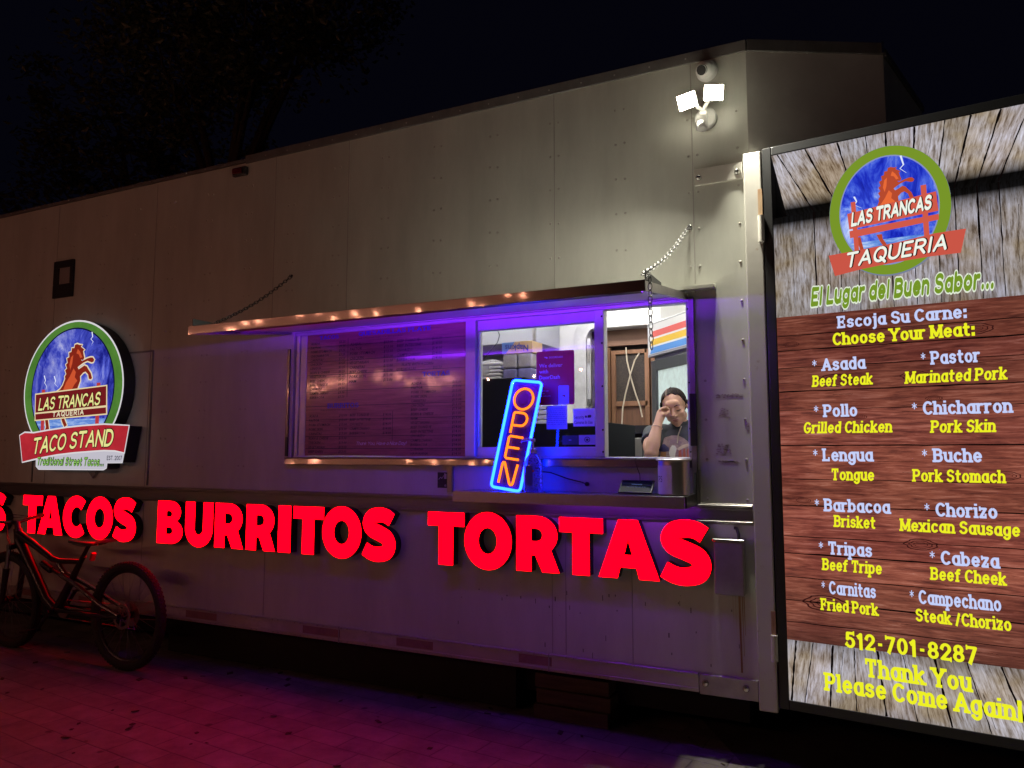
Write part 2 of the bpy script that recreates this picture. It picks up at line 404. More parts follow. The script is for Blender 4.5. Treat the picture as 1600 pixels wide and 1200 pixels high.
def letter_text(mb, text, a, b, h, fn, width=None, hw=.10, spacing=.10, slant=0.0, slab=False, pen=None, grow=0.0, wob=0.0, align='l', z0=0.0, dz=2.5e-5, rise=None):
    """Sign-painter lettering drawn as strokes. a,b = left end and baseline, h = cap height. fn(a, b, off)."""
    if pen is None: pen = .60 if slab else 1.0
    hv = hw * pen
    st, tw = strokes_of(text, hw, spacing, pen)
    kx = h if width is None else width / (tw + slant)
    if align == 'c': a = a - kx * (tw + slant) / 2
    r = random.Random(hash(len(text)) % 97 + 3)
    cnt = [0]
    H = hw + grow
    def mp(p):
        x = p[0] + slant * p[1]
        yy = b + p[1] * h + (rise(x / (tw + slant)) if rise else 0.0)
        return (a + x * kx, yy)
    def emit(poly2):
        off = z0 + cnt[0] * dz; cnt[0] += 1
        mb.add([fn(*mp(p), off) for p in poly2], [tuple(range(len(poly2)))])
    def strip(pts, w0, w1=None):
        off = z0 + cnt[0] * dz; cnt[0] += 1
        n = len(pts); L = []; Rr = []
        for i in range(n):
            p0 = pts[max(i - 1, 0)]; p1 = pts[min(i + 1, n - 1)]
            dx, dy = p1[0] - p0[0], p1[1] - p0[1]; l = math.hypot(dx, dy) or 1
            ww = w0 if w1 is None else w0 + (w1 - w0) * i / (n - 1)
            nx, ny = -dy / l * ww, dx / l * ww * pen
            L.append((pts[i][0] + nx, pts[i][1] + ny)); Rr.append((pts[i][0] - nx, pts[i][1] - ny))
        vs = [fn(*mp(p), off) for p in L] + [fn(*mp(p), off) for p in Rr]
        mb.add(vs, [(i, i + 1, n + i + 1, n + i) for i in range(n - 1)])
    def disc(p, rr):
        emit([(p[0] + rr * math.cos(2 * math.pi * k / 12), p[1] + rr * pen * math.sin(2 * math.pi * k / 12)) for k in range(12)])
    for ch, s in st:
        runs = [[s[0]]]; joints = []
        for i in range(1, len(s)):
            runs[-1].append(s[i])
            if i < len(s) - 1:
                ax, ay = s[i][0] - s[i - 1][0], s[i][1] - s[i - 1][1]; bx, by = s[i + 1][0] - s[i][0], s[i + 1][1] - s[i][1]
                d = (ax * bx + ay * by) / ((math.hypot(ax, ay) * math.hypot(bx, by)) or 1)
                if d < 0.72:
                    joints.append(s[i]); runs.append([s[i]])
        k = (1.0 + wob * r.uniform(-1, 1)) * (.36 if ch == '*' else 1.0)
        for q in runs: strip(q, H * k, H * k * (1 - wob * 0.8) if wob else None)
        for j in joints: disc(j, H * k)
        closed = math.hypot(s[0][0] - s[-1][0], s[0][1] - s[-1][1]) < 1e-4
        for (e, nx) in ((s[0], s[1]), (s[-1], s[-2])):
            if closed: break
            if not slab:
                disc(e, H * k)
                continue
            dx, dy = abs(e[0] - nx[0]), abs(e[1] - nx[1])
            f = 1 - 2 * hv
            if ch in 'abcdefghijklmnopqrstuvwxyzABDEFHIKLMNPRTUVWXYZ' and dy > dx * 0.8 and len(s) > 1:
                ys = e[1]
                near0 = abs(ys - hv) < .03; near1 = abs(ys - (1 - hv)) < .03; nearx = abs(ys - (hv + .7 * f)) < .03; neard = abs(ys - (hv - .3)) < .03
                if ch in 'ij' and ys > .85: emit([(e[0] - H, ys - H * .45), (e[0] + H, ys - H * .45), (e[0] + H, ys + H * .45), (e[0] - H, ys + H * .45)]); continue
                if near0 or near1 or nearx or neard:
                    t = hv * 0.90 + grow; hwid = H * 1.75
                    yc = (ys - hv + t - grow) if (near0 or neard) else (ys + hv - t + grow)
                    lo = e[0] - hwid; hi = e[0] + hwid
                    if nearx or (near1 and ch in 'bdhkl'):
                        hi = e[0] + H
                    if near0 and ch in 'bd': hi = e[0] + H
                    emit([(lo, yc - t), (hi, yc - t), (hi, yc + t), (lo, yc + t)])
                    emit([(e[0] - H, min(ys, yc)), (e[0] + H, min(ys, yc)), (e[0] + H, max(ys, yc)), (e[0] - H, max(ys, yc))]) if abs(ys - yc) > 1e-4 else None
                    continue
            if ch in 'EFLTZz' and dx > dy:                      # little upright serif on arms
                emit([(e[0] - H * .9, e[1] - H * 1.1), (e[0] + H * .35, e[1] - H * 1.1), (e[0] + H * .35, e[1] + H * 1.1), (e[0] - H * .9, e[1] + H * 1.1)]) if e[1] > .3 and e[1] < .7 else \
                emit([(e[0] - H * .8, e[1] - (H * pen if e[1] < .5 else H * 1.7)), (e[0] + H * .5, e[1] - (H * pen if e[1] < .5 else H * 1.7)), (e[0] + H * .5, e[1] + (H * pen if e[1] > .5 else H * 1.7)), (e[0] - H * .8, e[1] + (H * pen if e[1] > .5 else H * 1.7))])
                continue
            if ch in '*-/.:!0123456789':
                l = math.hypot(e[0] - nx[0], e[1] - nx[1]) or 1
                u = ((e[0] - nx[0]) / l * H * .9, (e[1] - nx[1]) / l * H * .9); v = (-u[1] / .9, u[0] / .9)
                if ch in '.:!' : emit([(e[0] - H * 1.1, e[1] - H * .8), (e[0] + H * 1.1, e[1] - H * .8), (e[0] + H * 1.1, e[1] + H * .8), (e[0] - H * 1.1, e[1] + H * .8)])
                elif ch in '123457': emit([(e[0] + v[0], e[1] + v[1]), (e[0] - v[0], e[1] - v[1]), (e[0] - v[0] + u[0], e[1] - v[1] + u[1]), (e[0] + v[0] + u[0], e[1] + v[1] + u[1])])
                continue
            disc(e, H * 1.12)

# heavy block capitals for the big channel letters: outline loops in units of cap height
def _ribbon(sp, t):
    n = len(sp); A = []; B = []
    for i in range(n):
        p0 = sp[max(i - 1, 0)]; p1 = sp[min(i + 1, n - 1)]
        dx, dy = p1[0] - p0[0], p1[1] - p0[1]; l = math.hypot(dx, dy) or 1
        tt = t(i / (n - 1)) / 2
        A.append((sp[i][0] - dy / l * tt, sp[i][1] + dx / l * tt)); B.append((sp[i][0] + dy / l * tt, sp[i][1] - dx / l * tt))
    return A + B[::-1]
def _catmull(P, n=7):
    out = []
    Q = [tuple(2 * P[0][k] - P[1][k] for k in (0, 1))] + list(P) + [tuple(2 * P[-1][k] - P[-2][k] for k in (0, 1))]
    for i in range(1, len(Q) - 2):
        for j in range(n):
            t = j / n
            out.append(tuple(.5 * (2 * Q[i][k] + (-Q[i - 1][k] + Q[i + 1][k]) * t + (2 * Q[i - 1][k] - 5 * Q[i][k] + 4 * Q[i + 1][k] - Q[i + 2][k]) * t * t + (-Q[i - 1][k] + 3 * Q[i][k] - 3 * Q[i + 1][k] + Q[i + 2][k]) * t ** 3) for k in (0, 1)))
    out.append(tuple(P[-1])); return out
def block_letter(c):
    if c == 'T': return [[(.25, 0), (.57, 0), (.57, .74), (.82, .74), (.82, 1), (0, 1), (0, .74), (.25, .74)]], .82
    if c == 'I': return [[(0, 0), (.33, 0), (.33, 1), (0, 1)]], .33
    if c == 'O': return [arc(.5, .5, .5, .535, 0, 352, 44), arc(.5, .5, .195, .245, 0, 345, 23)], 1.0
    if c == 'C':
        a = arc(.51, .5, .51, .535, 48, 312, 36); b = arc(.53, .5, .215, .255, 318, 42, 26)
        return [a + b], .9
    if c == 'U': return [[(0, 1)] + arc(.45, .40, .45, .43, 180, 360, 24) + [(.90, 1), (.585, 1)] + arc(.45, .40, .135, .15, 360, 180, 14) + [(.315, 1)]], .90
    if c == 'R': return [[(0, 0), (0, 1)] + arc(.45, .655, .41, .345, 90, -48, 18) + [(.90, 0), (.55, 0), (.40, .29), (.32, .29), (.32, 0)],
                         [(.32, .545)] + arc(.43, .66, .12, .115, -90, 90, 8) + [(.32, .775)]], .90
    if c == 'B': return [[(0, 0), (0, 1)] + arc(.44, .74, .34, .26, 90, -50, 12) + arc(.47, .28, .39, .28, 52, -90, 14),
                         [(.31, .63)] + arc(.42, .70, .07, .07, -90, 90, 6) + [(.31, .77)], [(.31, .22)] + arc(.44, .30, .08, .08, -90, 90, 6) + [(.31, .38)]], .86
    if c == 'A': return [[(0, 0), (.335, 0), (.385, .185), (.665, .185), (.715, 0), (1.06, 0), (.70, 1), (.36, 1)], [(.455, .40), (.525, .66), (.595, .40)]], 1.06
    if c == 'S':
        sp = _catmull([(.735, .80), (.60, .875), (.43, .895), (.25, .85), (.175, .72), (.25, .60), (.44, .525), (.62, .44), (.685, .30), (.62, .16), (.42, .105), (.24, .125), (.07, .205)])
        return [_ribbon(sp, lambda s: .275 + .035 * math.sin(math.pi * s))], .83
# ------------------------------------------------------------------ material library
M = {}
M['paint'] = mat('trailer_paint', (0.57, 0.575, 0.51), rough=0.42, var=0.22, vscale=2.2, vstretch=(1.6, 1.4, .4), bump=0.10, bscale=3.5, rvar=0.08)
M['paint2'] = mat('post_paint', (0.47, 0.455, 0.41), rough=0.45, col2=(0.30, 0.20, 0.12), vscale=9, ramp=(0.27, 0.36), bump=0.05, bscale=30)
M['steel'] = mat('brushed_steel', (0.16, 0.15, 0.145), rough=0.30, metal=1.0, coat=0.7, coat_rough=0.055, bump=0.012, bscale=1.0, bstretch=(.4, 2, 220))
M['steel_dull'] = mat('dull_steel', (0.42, 0.40, 0.38), rough=0.38, metal=1.0, bump=0.10, bscale=1.0, bstretch=(4, 200, 300), var=0.25, vscale=5)
M['alu'] = mat('aluminium_frame', (0.62, 0.62, 0.62), rough=0.42, metal=0.35, var=0.12, vscale=7)
M['white_int'] = mat('interior_white', (0.74, 0.74, 0.72), rough=0.5, var=0.08, vscale=2)
M['grey_int'] = mat('interior_grey', (0.36, 0.37, 0.40), rough=0.5, var=0.1, vscale=3)
M['black'] = mat('black_metal', (0.012, 0.012, 0.013), rough=0.4, bump=0.05)
M['black_plastic'] = mat('black_plastic', (0.015, 0.015, 0.016), rough=0.35)
M['dark'] = mat('dark_underbody', (0.012, 0.011, 0.010), rough=0.8, var=0.4)
M['rub'] = mat('rub_rail_metal', (0.36, 0.34, 0.32), rough=0.33, metal=0.85, var=0.25, vscale=5, vstretch=(.4, 1, 4))
M['rail'] = mat('bottom_rail_metal', (0.52, 0.50, 0.48), rough=0.36, metal=0.55, var=0.22, vscale=6, vstretch=(.5, 1, 1))
M['trim'] = mat('roof_trim', (0.20, 0.19, 0.18), rough=0.5, metal=0.3, var=0.3, vscale=8)
M['rivet'] = mat('rivet_metal', (0.42, 0.40, 0.36), rough=0.35, metal=0.6)
M['seam'] = mat('seam_sealant', (0.34, 0.32, 0.29), rough=0.8)
M['tape_red'] = mat('red_tape', (0.30, 0.16, 0.15), rough=0.4, var=0.3, vscale=12)
M['tape_white'] = mat('white_tape', (0.54, 0.51, 0.49), rough=0.4, var=0.3, vscale=12)
M['rust'] = mat('rust', (0.20, 0.075, 0.025), rough=0.9, col2=(0.42, 0.30, 0.18), vscale=16, vstretch=(3, 1, .35))
M['chrome'] = mat('bolt_metal', (0.55, 0.55, 0.53), rough=0.22, metal=1.0)
M['glass'] = pane_mat('clear_glass', (.90, .90, .93))
M['black_int'] = mat('matt_black_cabinet', (0.010, 0.010, 0.014), rough=0.8, spec=0.15)
M['wood'] = mat('brown_wood', (0.20, 0.095, 0.05), rough=0.6, col2=(0.12, 0.055, 0.03), vscale=5, vstretch=(6, 6, .6), bump=0.1)
M['wood_light'] = mat('framing_wood', (0.27, 0.13, 0.065), rough=0.6, col2=(0.19, 0.09, 0.045), vscale=5, vstretch=(6, 6, .6), bump=0.1)
M['mesh_dark'] = mat('wire_mesh', (0.055, 0.038, 0.028), rough=0.7, col2=(0.022, 0.016, 0.014), vscale=160, ramp=(0.45, 0.55))
M['rope'] = mat('rope', (0.55, 0.47, 0.36), rough=0.9)
M['foam'] = mat('white_foam', (0.78, 0.78, 0.78), rough=0.6, bump=0.1, bscale=25)
M['white'] = mat('white_print', (0.80, 0.80, 0.78), rough=0.5)
M['ink'] = mat('black_ink', (0.012, 0.012, 0.014), rough=0.5)
M['neon_blue'] = glow('neon_blue_tube', (0.06, 0.42, 30.0), 2.0)
M['neon_orange'] = glow('neon_orange_tube', (2.0, 0.34, 0.020), 1.1)
M['led_purple'] = glow('purple_led', (0.21, 0.010, 1.0), 580.0)
M['led_purple_low'] = glow('purple_led_low', (0.30, 0.015, 1.0), 36.0)
M['flood'] = glow('floodlight_lens', (1.0, 0.96, 0.80), 7800.0)
M['red_glow'] = glow('red_letter_face', (1.0, 0.0, 0.0025), 9.0)
M['bulb'] = glow('warm_bulb', (1.0, 0.36, 0.22), 500.0)
M['tube_light'] = glow('fluorescent_tube', (1.0, 0.97, 0.92), 40.0)

# ------------------------------------------------------------------ ground
gm = bpy.data.materials.new('stamped_concrete'); gm.use_nodes = True
nt = gm.node_tree; p = nt.nodes['Principled BSDF']
tc = nd(nt, 'ShaderNodeTexCoord'); mp = nd(nt, 'ShaderNodeMapping'); mp.inputs['Rotation'].default_value = (0, 0, R_(6))
nt.links.new(tc.outputs['Object'], mp.inputs['Vector'])
wn = nd(nt, 'ShaderNodeTexNoise'); wn.inputs['Scale'].default_value = 2.3; wn.inputs['Detail'].default_value = 3
nt.links.new(tc.outputs['Object'], wn.inputs['Vector'])
va = nd(nt, 'ShaderNodeVectorMath', operation='MULTIPLY_ADD'); va.inputs[1].default_value = (.03, .03, 0)
nt.links.new(wn.outputs['Color'], va.inputs[0]); nt.links.new(mp.outputs[0], va.inputs[2])
bk = nd(nt, 'ShaderNodeTexBrick'); bk.inputs['Scale'].default_value = 1.0
bk.inputs['Brick Width'].default_value = 0.32; bk.inputs['Row Height'].default_value = 0.16
bk.inputs['Mortar Size'].default_value = 0.006; bk.inputs['Mortar Smooth'].default_value = 0.6
bk.inputs['Color1'].default_value = (0.24, 0.215, 0.20, 1); bk.inputs['Color2'].default_value = (0.18, 0.163, 0.15, 1)
bk.inputs['Mortar'].default_value = (0.12, 0.107, 0.10, 1)
nt.links.new(va.outputs[0], bk.inputs['Vector'])
n1 = nd(nt, 'ShaderNodeTexNoise'); n1.inputs['Scale'].default_value = 5.0; n1.inputs['Detail'].default_value = 9; n1.inputs['Roughness'].default_value = 0.7
nt.links.new(tc.outputs['Object'], n1.inputs['Vector'])
r1 = nd(nt, 'ShaderNodeValToRGB'); r1.color_ramp.elements[0].position = .32; r1.color_ramp.elements[1].position = .68
r1.color_ramp.elements[0].color = (.50, .48, .46, 1); r1.color_ramp.elements[1].color = (1.1, 1.08, 1.05, 1)
nt.links.new(n1.outputs['Fac'], r1.inputs[0])
mx = nd(nt, 'ShaderNodeMixRGB', blend_type='MULTIPLY'); mx.inputs[0].default_value = 1
nt.links.new(bk.outputs['Color'], mx.inputs[1]); nt.links.new(r1.outputs[0], mx.inputs[2])
vo = nd(nt, 'ShaderNodeTexVoronoi'); vo.inputs['Scale'].default_value = 3.1; vo.inputs['Randomness'].default_value = 1
nt.links.new(tc.outputs['Object'], vo.inputs['Vector'])
r2 = nd(nt, 'ShaderNodeValToRGB'); r2.color_ramp.elements[0].position = .045; r2.color_ramp.elements[1].position = .075
r2.color_ramp.elements[0].color = (.25, .24, .23, 1); r2.color_ramp.elements[1].color = (1, 1, 1, 1)
nt.links.new(vo.outputs['Distance'], r2.inputs[0])
mx2 = nd(nt, 'ShaderNodeMixRGB', blend_type='MULTIPLY'); mx2.inputs[0].default_value = 1
nt.links.new(mx.outputs[0], mx2.inputs[1]); nt.links.new(r2.outputs[0], mx2.inputs[2])
nt.links.new(mx2.outputs[0], p.inputs['Base Color']); p.inputs['Roughness'].default_value = .62
n3 = nd(nt, 'ShaderNodeTexNoise'); n3.inputs['Scale'].default_value = 60; n3.inputs['Detail'].default_value = 8
nt.links.new(tc.outputs['Object'], n3.inputs['Vector'])
ma = nd(nt, 'ShaderNodeMath', operation='MULTIPLY_ADD'); ma.inputs[1].default_value = .35
nt.links.new(n3.outputs['Fac'], ma.inputs[0])
iv = nd(nt, 'ShaderNodeMath', operation='SUBTRACT'); iv.inputs[0].default_value = 1.0
nt.links.new(bk.outputs['Fac'], iv.inputs[1]); nt.links.new(iv.outputs[0], ma.inputs[2])
bp = nd(nt, 'ShaderNodeBump'); bp.inputs['Strength'].default_value = .42; bp.inputs['Distance'].default_value = .012
nt.links.new(ma.outputs[0], bp.inputs['Height']); nt.links.new(bp.outputs[0], p.inputs['Normal'])
g = MB(); g.add([(-90, -60, 0), (90, -60, 0), (90, 90, 0), (-90, 90, 0)], [(0, 1, 2, 3)])
go = g.build('ground', gm, fixn=False); go['kind'] = 'structure'
cm = mat('plain_concrete', (0.085, 0.078, 0.07), rough=.75, var=.35, vscale=6, bump=.3, bscale=40)
g = MB(); g.fill([[(-.98, .62), (-.30, -.55), (3.5, -.75), (6, 2.0), (6, 7), (-.6, 7)]], lambda a, b: (a, b, .004))
o = g.build('pavement', cm, fixn=False); o['kind'] = 'structure'
g = MB()
for i in range(150):
    x = rng.uniform(-6.5, .6); y = rng.uniform(-2.2, .25); s = rng.uniform(.006, .02); a = rng.uniform(0, 6.3)
    g.obox((x, y, .004 + s * .12), (s * math.cos(a), s * math.sin(a), s * .1), (-s * .6 * math.sin(a), s * .6 * math.cos(a), s * .12), (0, 0, s * .1))
tag(g.build('leaf_litter', mat('dry_litter', (.05, .035, .02), rough=.9)), 'small dark bits of litter scattered on the red-lit paving', 'litter', kind='stuff')

# ------------------------------------------------------------------ trailer
TX0, TX1, TB, TR, TD = -10.2, -0.49, 0.30, 3.60, 2.40      # ends, bottom, roof, depth
OX0, OX1, OZ0, OZ1 = -3.50, -0.80, 1.46, 2.31               # serving window opening
trailer = thing('food_trailer', 'long pale food trailer with a lit serving window, propped steel awning and riveted side', 'trailer', (-5.0, 1.2, 0.0))
wl = MB()
for (x0, x1, z0, z1) in ((TX0, TX1, TB + .02, OZ0), (TX0, TX1, OZ1, TR), (TX0, OX0, OZ0, OZ1), (OX1, TX1, OZ0, OZ1)):
    wl.box(x0, x1, 0, .05, z0, z1)
wall = wl.build('side_wall', M['paint'], trailer)
sm_ = MB()
for x in (-8.6, -7.35, -6.13, -4.923, -3.706, -3.062, -1.574, -.778):
    if OX0 < x < OX1:
        sm_.box(x - .0025, x + .0025, -.0025, .01, OZ1 + .06, TR - .01)
    else:
        sm_.box(x - .0025, x + .0025, -.0025, .01, OZ1 + .02 if x > -4 else 1.24, TR - .01)
for x in (-8.6, -6.13, -4.923, -3.706, -1.60, -1.52, -1.145):
    sm_.box(x - .002, x + .002, -.0025, .01, .40, 1.13)
sm_.build('panel_seam', M['seam'], wall)
rv = MB()
def rivet(x, y, z, r=.0075):
    rv.lathe([(r, 0), (r * .85, -.003), (r * .4, -.0048)], (x, y, z), n=8, axis='y')
k = 0
x = -.778 - .4
xs = []
while x > TX0: xs.append(x); x -= .3965
for x in xs:
    for i in range(22):
        z = 3.42 - .202 * i
        if z < 1.26: continue
        if OX0 - .1 < x < OX1 + .05 and 1.36 < z < OZ1 + .1: continue
        for dx in (-.026, .026): rivet(x + dx, 0, z + rng.uniform(-.004, .004) + (.0 if dx < 0 else -.002))
for i in range(15):
    z = 3.28 - .202 * i
    if z < 1.24: continue
    if z > OZ1 + .08 : rivet(-.80, 0, z); rivet(-.752, 0, z)
    rivet(-.545, 0, z)
    if z < 1.9: rivet(-.74, 0, z)
for x in [TX0 + .2 * i for i in range(48)]: rivet(x, -.013, 3.617, .005)
rv.build('rivet_rows', M['rivet'], wall)
# marks where stickers were peeled off, right of the window
ds = MB()
for (cx, cz, ww, hh, nn) in ((-.62, 1.785, .13, .018, 60), (-.645, 1.70, .05, .05, 22), (-.655, 1.515, .07, .05, 60), (-.63, 1.45, .10, .012, 40), (-.535, 1.63, .012, .06, 14)):
    for i in range(nn):
        a = cx + rng.uniform(-.5, .5) * ww; c = cz + rng.uniform(-.5, .5) * hh; s = rng.uniform(.0015, .006)
        ds.box(a - s, a + s, -.0012, 0.001, c - s * .5, c + s * .5)
ds.build('sticker_residue', mat('glue_residue', (.36, .31, .30), rough=.8), wall)
sc_ = MB()
for i in range(34):
    a = rng.uniform(-2.2, -.6); c = rng.uniform(.42, .78); s = rng.uniform(.0012, .003)
    sc_.box(a - s, a + s, -.0012, .001, c - rng.uniform(.002, .03), c)
sc_.build('paint_scratch', mat('scratch', (.10, .085, .08), rough=.8), wall)

# shell: floor, roof, back wall with a doorway, ends
sh = MB(); sh.box(TX0, -.55, .05, TD, .34, .42); sh.build('floor', M['grey_int'], trailer)
sh = MB(); sh.box(TX0, -.50, .06, TD + .05, TR - .06, TR - .004); sh.build('roof', mat('roof_sheet', (.5, .5, .5), rough=.5, var=.2), trailer)
BX0, BX1, BZ1 = -2.20, -.95, 2.58
sh = MB()
sh.box(TX0, BX0, TD - .12, TD, .42, TR - .06); sh.box(BX1, -.55, TD - .12, TD, .42, TR - .06); sh.box(BX0, BX1, TD - .12, TD, BZ1, TR - .06)
sh.build('back_wall', M['white_int'], trailer)
sh = MB(); sh.box(-.60, -.55, .05, TD - .12, .42, TR - .06); sh.build('bulkhead', M['white_int'], trailer)
sh = MB(); sh.box(TX0, TX0 + .06, .05, TD - .12, .42, TR - .06); sh.build('end_wall', M['white_int'], trailer)
sh = MB(); sh.box(-4.3, -4.25, .05, TD - .12, .42, 3.0); sh.build('partition', M['white_int'], trailer)
sh = MB(); sh.box(-4.25, -.60, .05, TD - .12, 2.98, 3.02); sh.build('ceiling', M['white_int'], trailer)
# lining round the serving opening
sh = MB()
sh.box(OX0 - .001, OX0 + .012, .05, .09, OZ0, OZ1); sh.box(OX1 - .012, OX1 + .001, .05, .09, OZ0, OZ1)
sh.build('opening_liner', M['alu'], trailer)
# ceiling lamps (fluorescent battens; the front one unseen, added to light the woman's face)
for (xx, yy) in ((-1.75, 1.75), (-1.25, .33), (-2.7, 1.2)):
    lb = MB(); lb.box(xx - .55, xx + .55, yy - .07, yy + .07, 2.93, 2.98); b_ = lb.build('ceiling_lamp', M['white_int'], trailer)
    lb = MB(); lb.box(xx - .53, xx + .53, yy - .055, yy + .055, 2.905, 2.929); lb.build('lamp_diffuser', M['tube_light'], b_)

# chamfered nose beyond the corner, roof trim
nm_ = MB()
A, B, C_ = (TX1, 0.0), (.160, .35), (.39, 1.18)
fp = [A, B, C_, (.39, TD), (TX1, TD)]
nm_.slab([[(a, b) for a, b in fp]], lambda a, b: (a, b, 2.45 if False else TR), lambda a, b: (a, b, .34), back=True)
nm_.build('nose', mat('nose_paint', (.68, .66, .61), rough=.45, var=.2, vscale=3, bump=.03, bscale=12), trailer)
tr_ = MB()
tr_.box(TX0, -4.0, -.012, .03, 3.603, 3.628); tr_.box(-3.995, TX1 + .002, -.014, .03, 3.592, 3.648)
def wallseg(mb, p0, p1, z0, z1, out=.014, th=.04):
    d = Vector((p1[0] - p0[0], p1[1] - p0[1], 0)); l = d.length; d.normalize(); n = Vector((d.y, -d.x, 0))
    c = Vector((p0[0] + p1[0], p0[1] + p1[1], 0)) / 2 + n * (out - th / 2); c.z = (z0 + z1) / 2
    mb.obox(c, d * (l / 2), n * (th / 2), Vector((0, 0, (z1 - z0) / 2)))
wallseg(tr_, (A[0] + .004, A[1]), B, 3.590, 3.650); wallseg(tr_, (B[0] + .002, B[1] + .004), C_, 3.585, 3.62)
tr_.build('roof_trim', M['trim'], trailer)
cp = MB(); cp.box(B[0] - .006, B[0] + .006, B[1] - .03, B[1] - .018, 3.588, 3.652); cp.build('trim_cap', M['chrome'], trailer)

# rub rail and bottom rail
rr = MB(); rr.box(TX0, -.52, -.007, .01, 1.135, 1.24)
for z in (1.148, 1.228): rr.box(TX0, -.521, -.016, -.0068, z - .0055, z + .0055)
for z in (1.162, 1.214): rr.box(TX0, -.522, -.011, -.0068, z - .003, z + .003)
rr.build('rub_rail', M['rub'], trailer, bevel=.0015, seg=1)
br = MB(); br.box(TX0, -.805, -.012, .03, .302, .395)
br.box(TX0, -.806, -.017, -.011, .384, .394); br.box(TX0, -.807, -.016, -.011, .318, .322)
rail = br.build('bottom_rail', M['rail'], trailer, bevel=.001, seg=1)
br = MB(); br.box(-.80, -.518, -.016, .03, .296, .394); pl_ = br.build('corner_plate', mat('plate_metal', (.45, .43, .41), rough=.4, metal=.4, var=.25, vscale=9), trailer, bevel=.002, seg=1)
br = MB()
for x in (-.77, -.575): br.lathe([(.017, 0), (.017, -.004), (.012, -.012), (.004, -.014)], (x, -.016, .352), n=12, axis='y')
br.build('bolt', M['chrome'], pl_, smooth=True)
for (x0, x1, q) in ((-4.62, -4.42, 1), (-4.42, -4.12, 0), (-3.86, -3.52, 1), (-3.35, -3.05, 0), (-2.95, -2.62, 1), (-2.62, -2.36, 0), (-1.80, -1.60, 0), (-5.6, -5.3, 0), (-5.3, -5.0, 1), (-6.4, -6.1, 0)):
    t2 = MB(); t2.box(x0, x1, -.0135, -.0119, .330, .378); t2.build('reflective_tape', M['tape_white' if q else 'tape_red'], rail)
br = MB()
for i in range(50):
    x = -.9 - i * .19
    for dx in (0, .045):
        for z in (.31, .389):
            br.lathe([(.006, 0), (.004, -.004)], (x - dx, -.0165 if z > .35 else -.012, z), n=6, axis='y')
br.build('rail_rivet', M['seam'], rail)
st = MB(); st.box(-1.62, -1.614, -.0185, -.01, .300, .398); st.box(-3.06, -3.054, -.0185, -.01, .300, .398); st.build('rail_joint', M['seam'], rail)

# corner post with rusty spots
po = MB(); po.box(-.512, -.425, -.055, .06, .268, 3.02); post = po.build('corner_post', M['paint2'], trailer, bevel=.006)
po = MB()
for (z0, z1) in ((2.68, 2.82), (.62, .74)): po.box(-.445, -.424, -.058, -.02, z0, z1)
po.build('hinge_leaf', M['rust'], post)
po = MB()
for (z0, z1) in ((2.545, 2.68), (.51, .63)):
    po.tube([(-.432, -.066, z0), (-.432, -.066, z1)], .0155, n=12)
po.build('hinge_barrel', M['paint2'], post, smooth=True)
# bolted plate at the top corner
pt = MB(); pt.box(-.768, -.520, -.018, 0, 2.905, 2.992); plate = pt.build('bolted_plate', mat('plate_paint', (.60, .58, .52), rough=.45, col2=(.42, .30, .20), vscale=7, ramp=(.24, .34)), trailer, bevel=.002, seg=1)
pt = MB()
for x in (-.744, -.546): pt.lathe([(.0175, 0), (.0165, -.006), (.010, -.014), (.003, -.016)], (x, -.018, 2.944), n=14, axis='y')
pt.build('bolt', M['chrome'], plate, smooth=True)
# access panel outline, port window, marker lamp, placard ring
ac = MB()
for (x0, x1, z0, z1) in ((-6.30, -4.885, 2.262, 2.275), (-4.898, -4.885, 1.25, 2.261), (-6.30, -6.288, 1.25, 2.261)): ac.box(x0, x1, -.007, 0, z0, z1)
ac.build('access_panel', M['trim'], trailer)
vw = MB()
for (x0, x1, z0, z1) in ((-6.14, -5.885, 3.04, 3.10), (-6.14, -5.885, 2.785, 2.90), (-6.14, -6.075, 2.90, 3.04), (-5.925, -5.885, 2.90, 3.04)): vw.box(x0, x1, -.02, .0, z0, z1)
pw = vw.build('port_window', M['black'], trailer, bevel=.004)
vw = MB(); vw.box(-6.075, -5.925, -.008, -.001, 2.90, 3.04); vw.build('pane', mat('dusty_pane', (.30, .27, .26), rough=.3), pw)
ml = MB(); ml.box(-4.105, -3.975, -.03, 0, 3.503, 3.567); mk = ml.build('marker_lamp', mat('lamp_base', (.05, .05, .05), rough=.4), trailer, bevel=.006)
ml = MB(); ml.box(-4.095, -4.0, -.045, -.0295, 3.512, 3.558); ml.build('lens', mat('red_lens', (.12, .01, .01), rough=.15, coat=.6), mk, bevel=.008)
pr = MB(); pr.fill([[(-5.575, 1.372), (-5.425, 1.372), (-5.50, 1.285)]], lambda a, b: (a, -.008, b)); pr.tube([(-5.56, -.02, 1.355), (-5.44, -.02, 1.355), (-5.5, -.02, 1.30)], .006, closed=True, n=6)
pr.build('tie_down_ring', M['seam'], trailer)
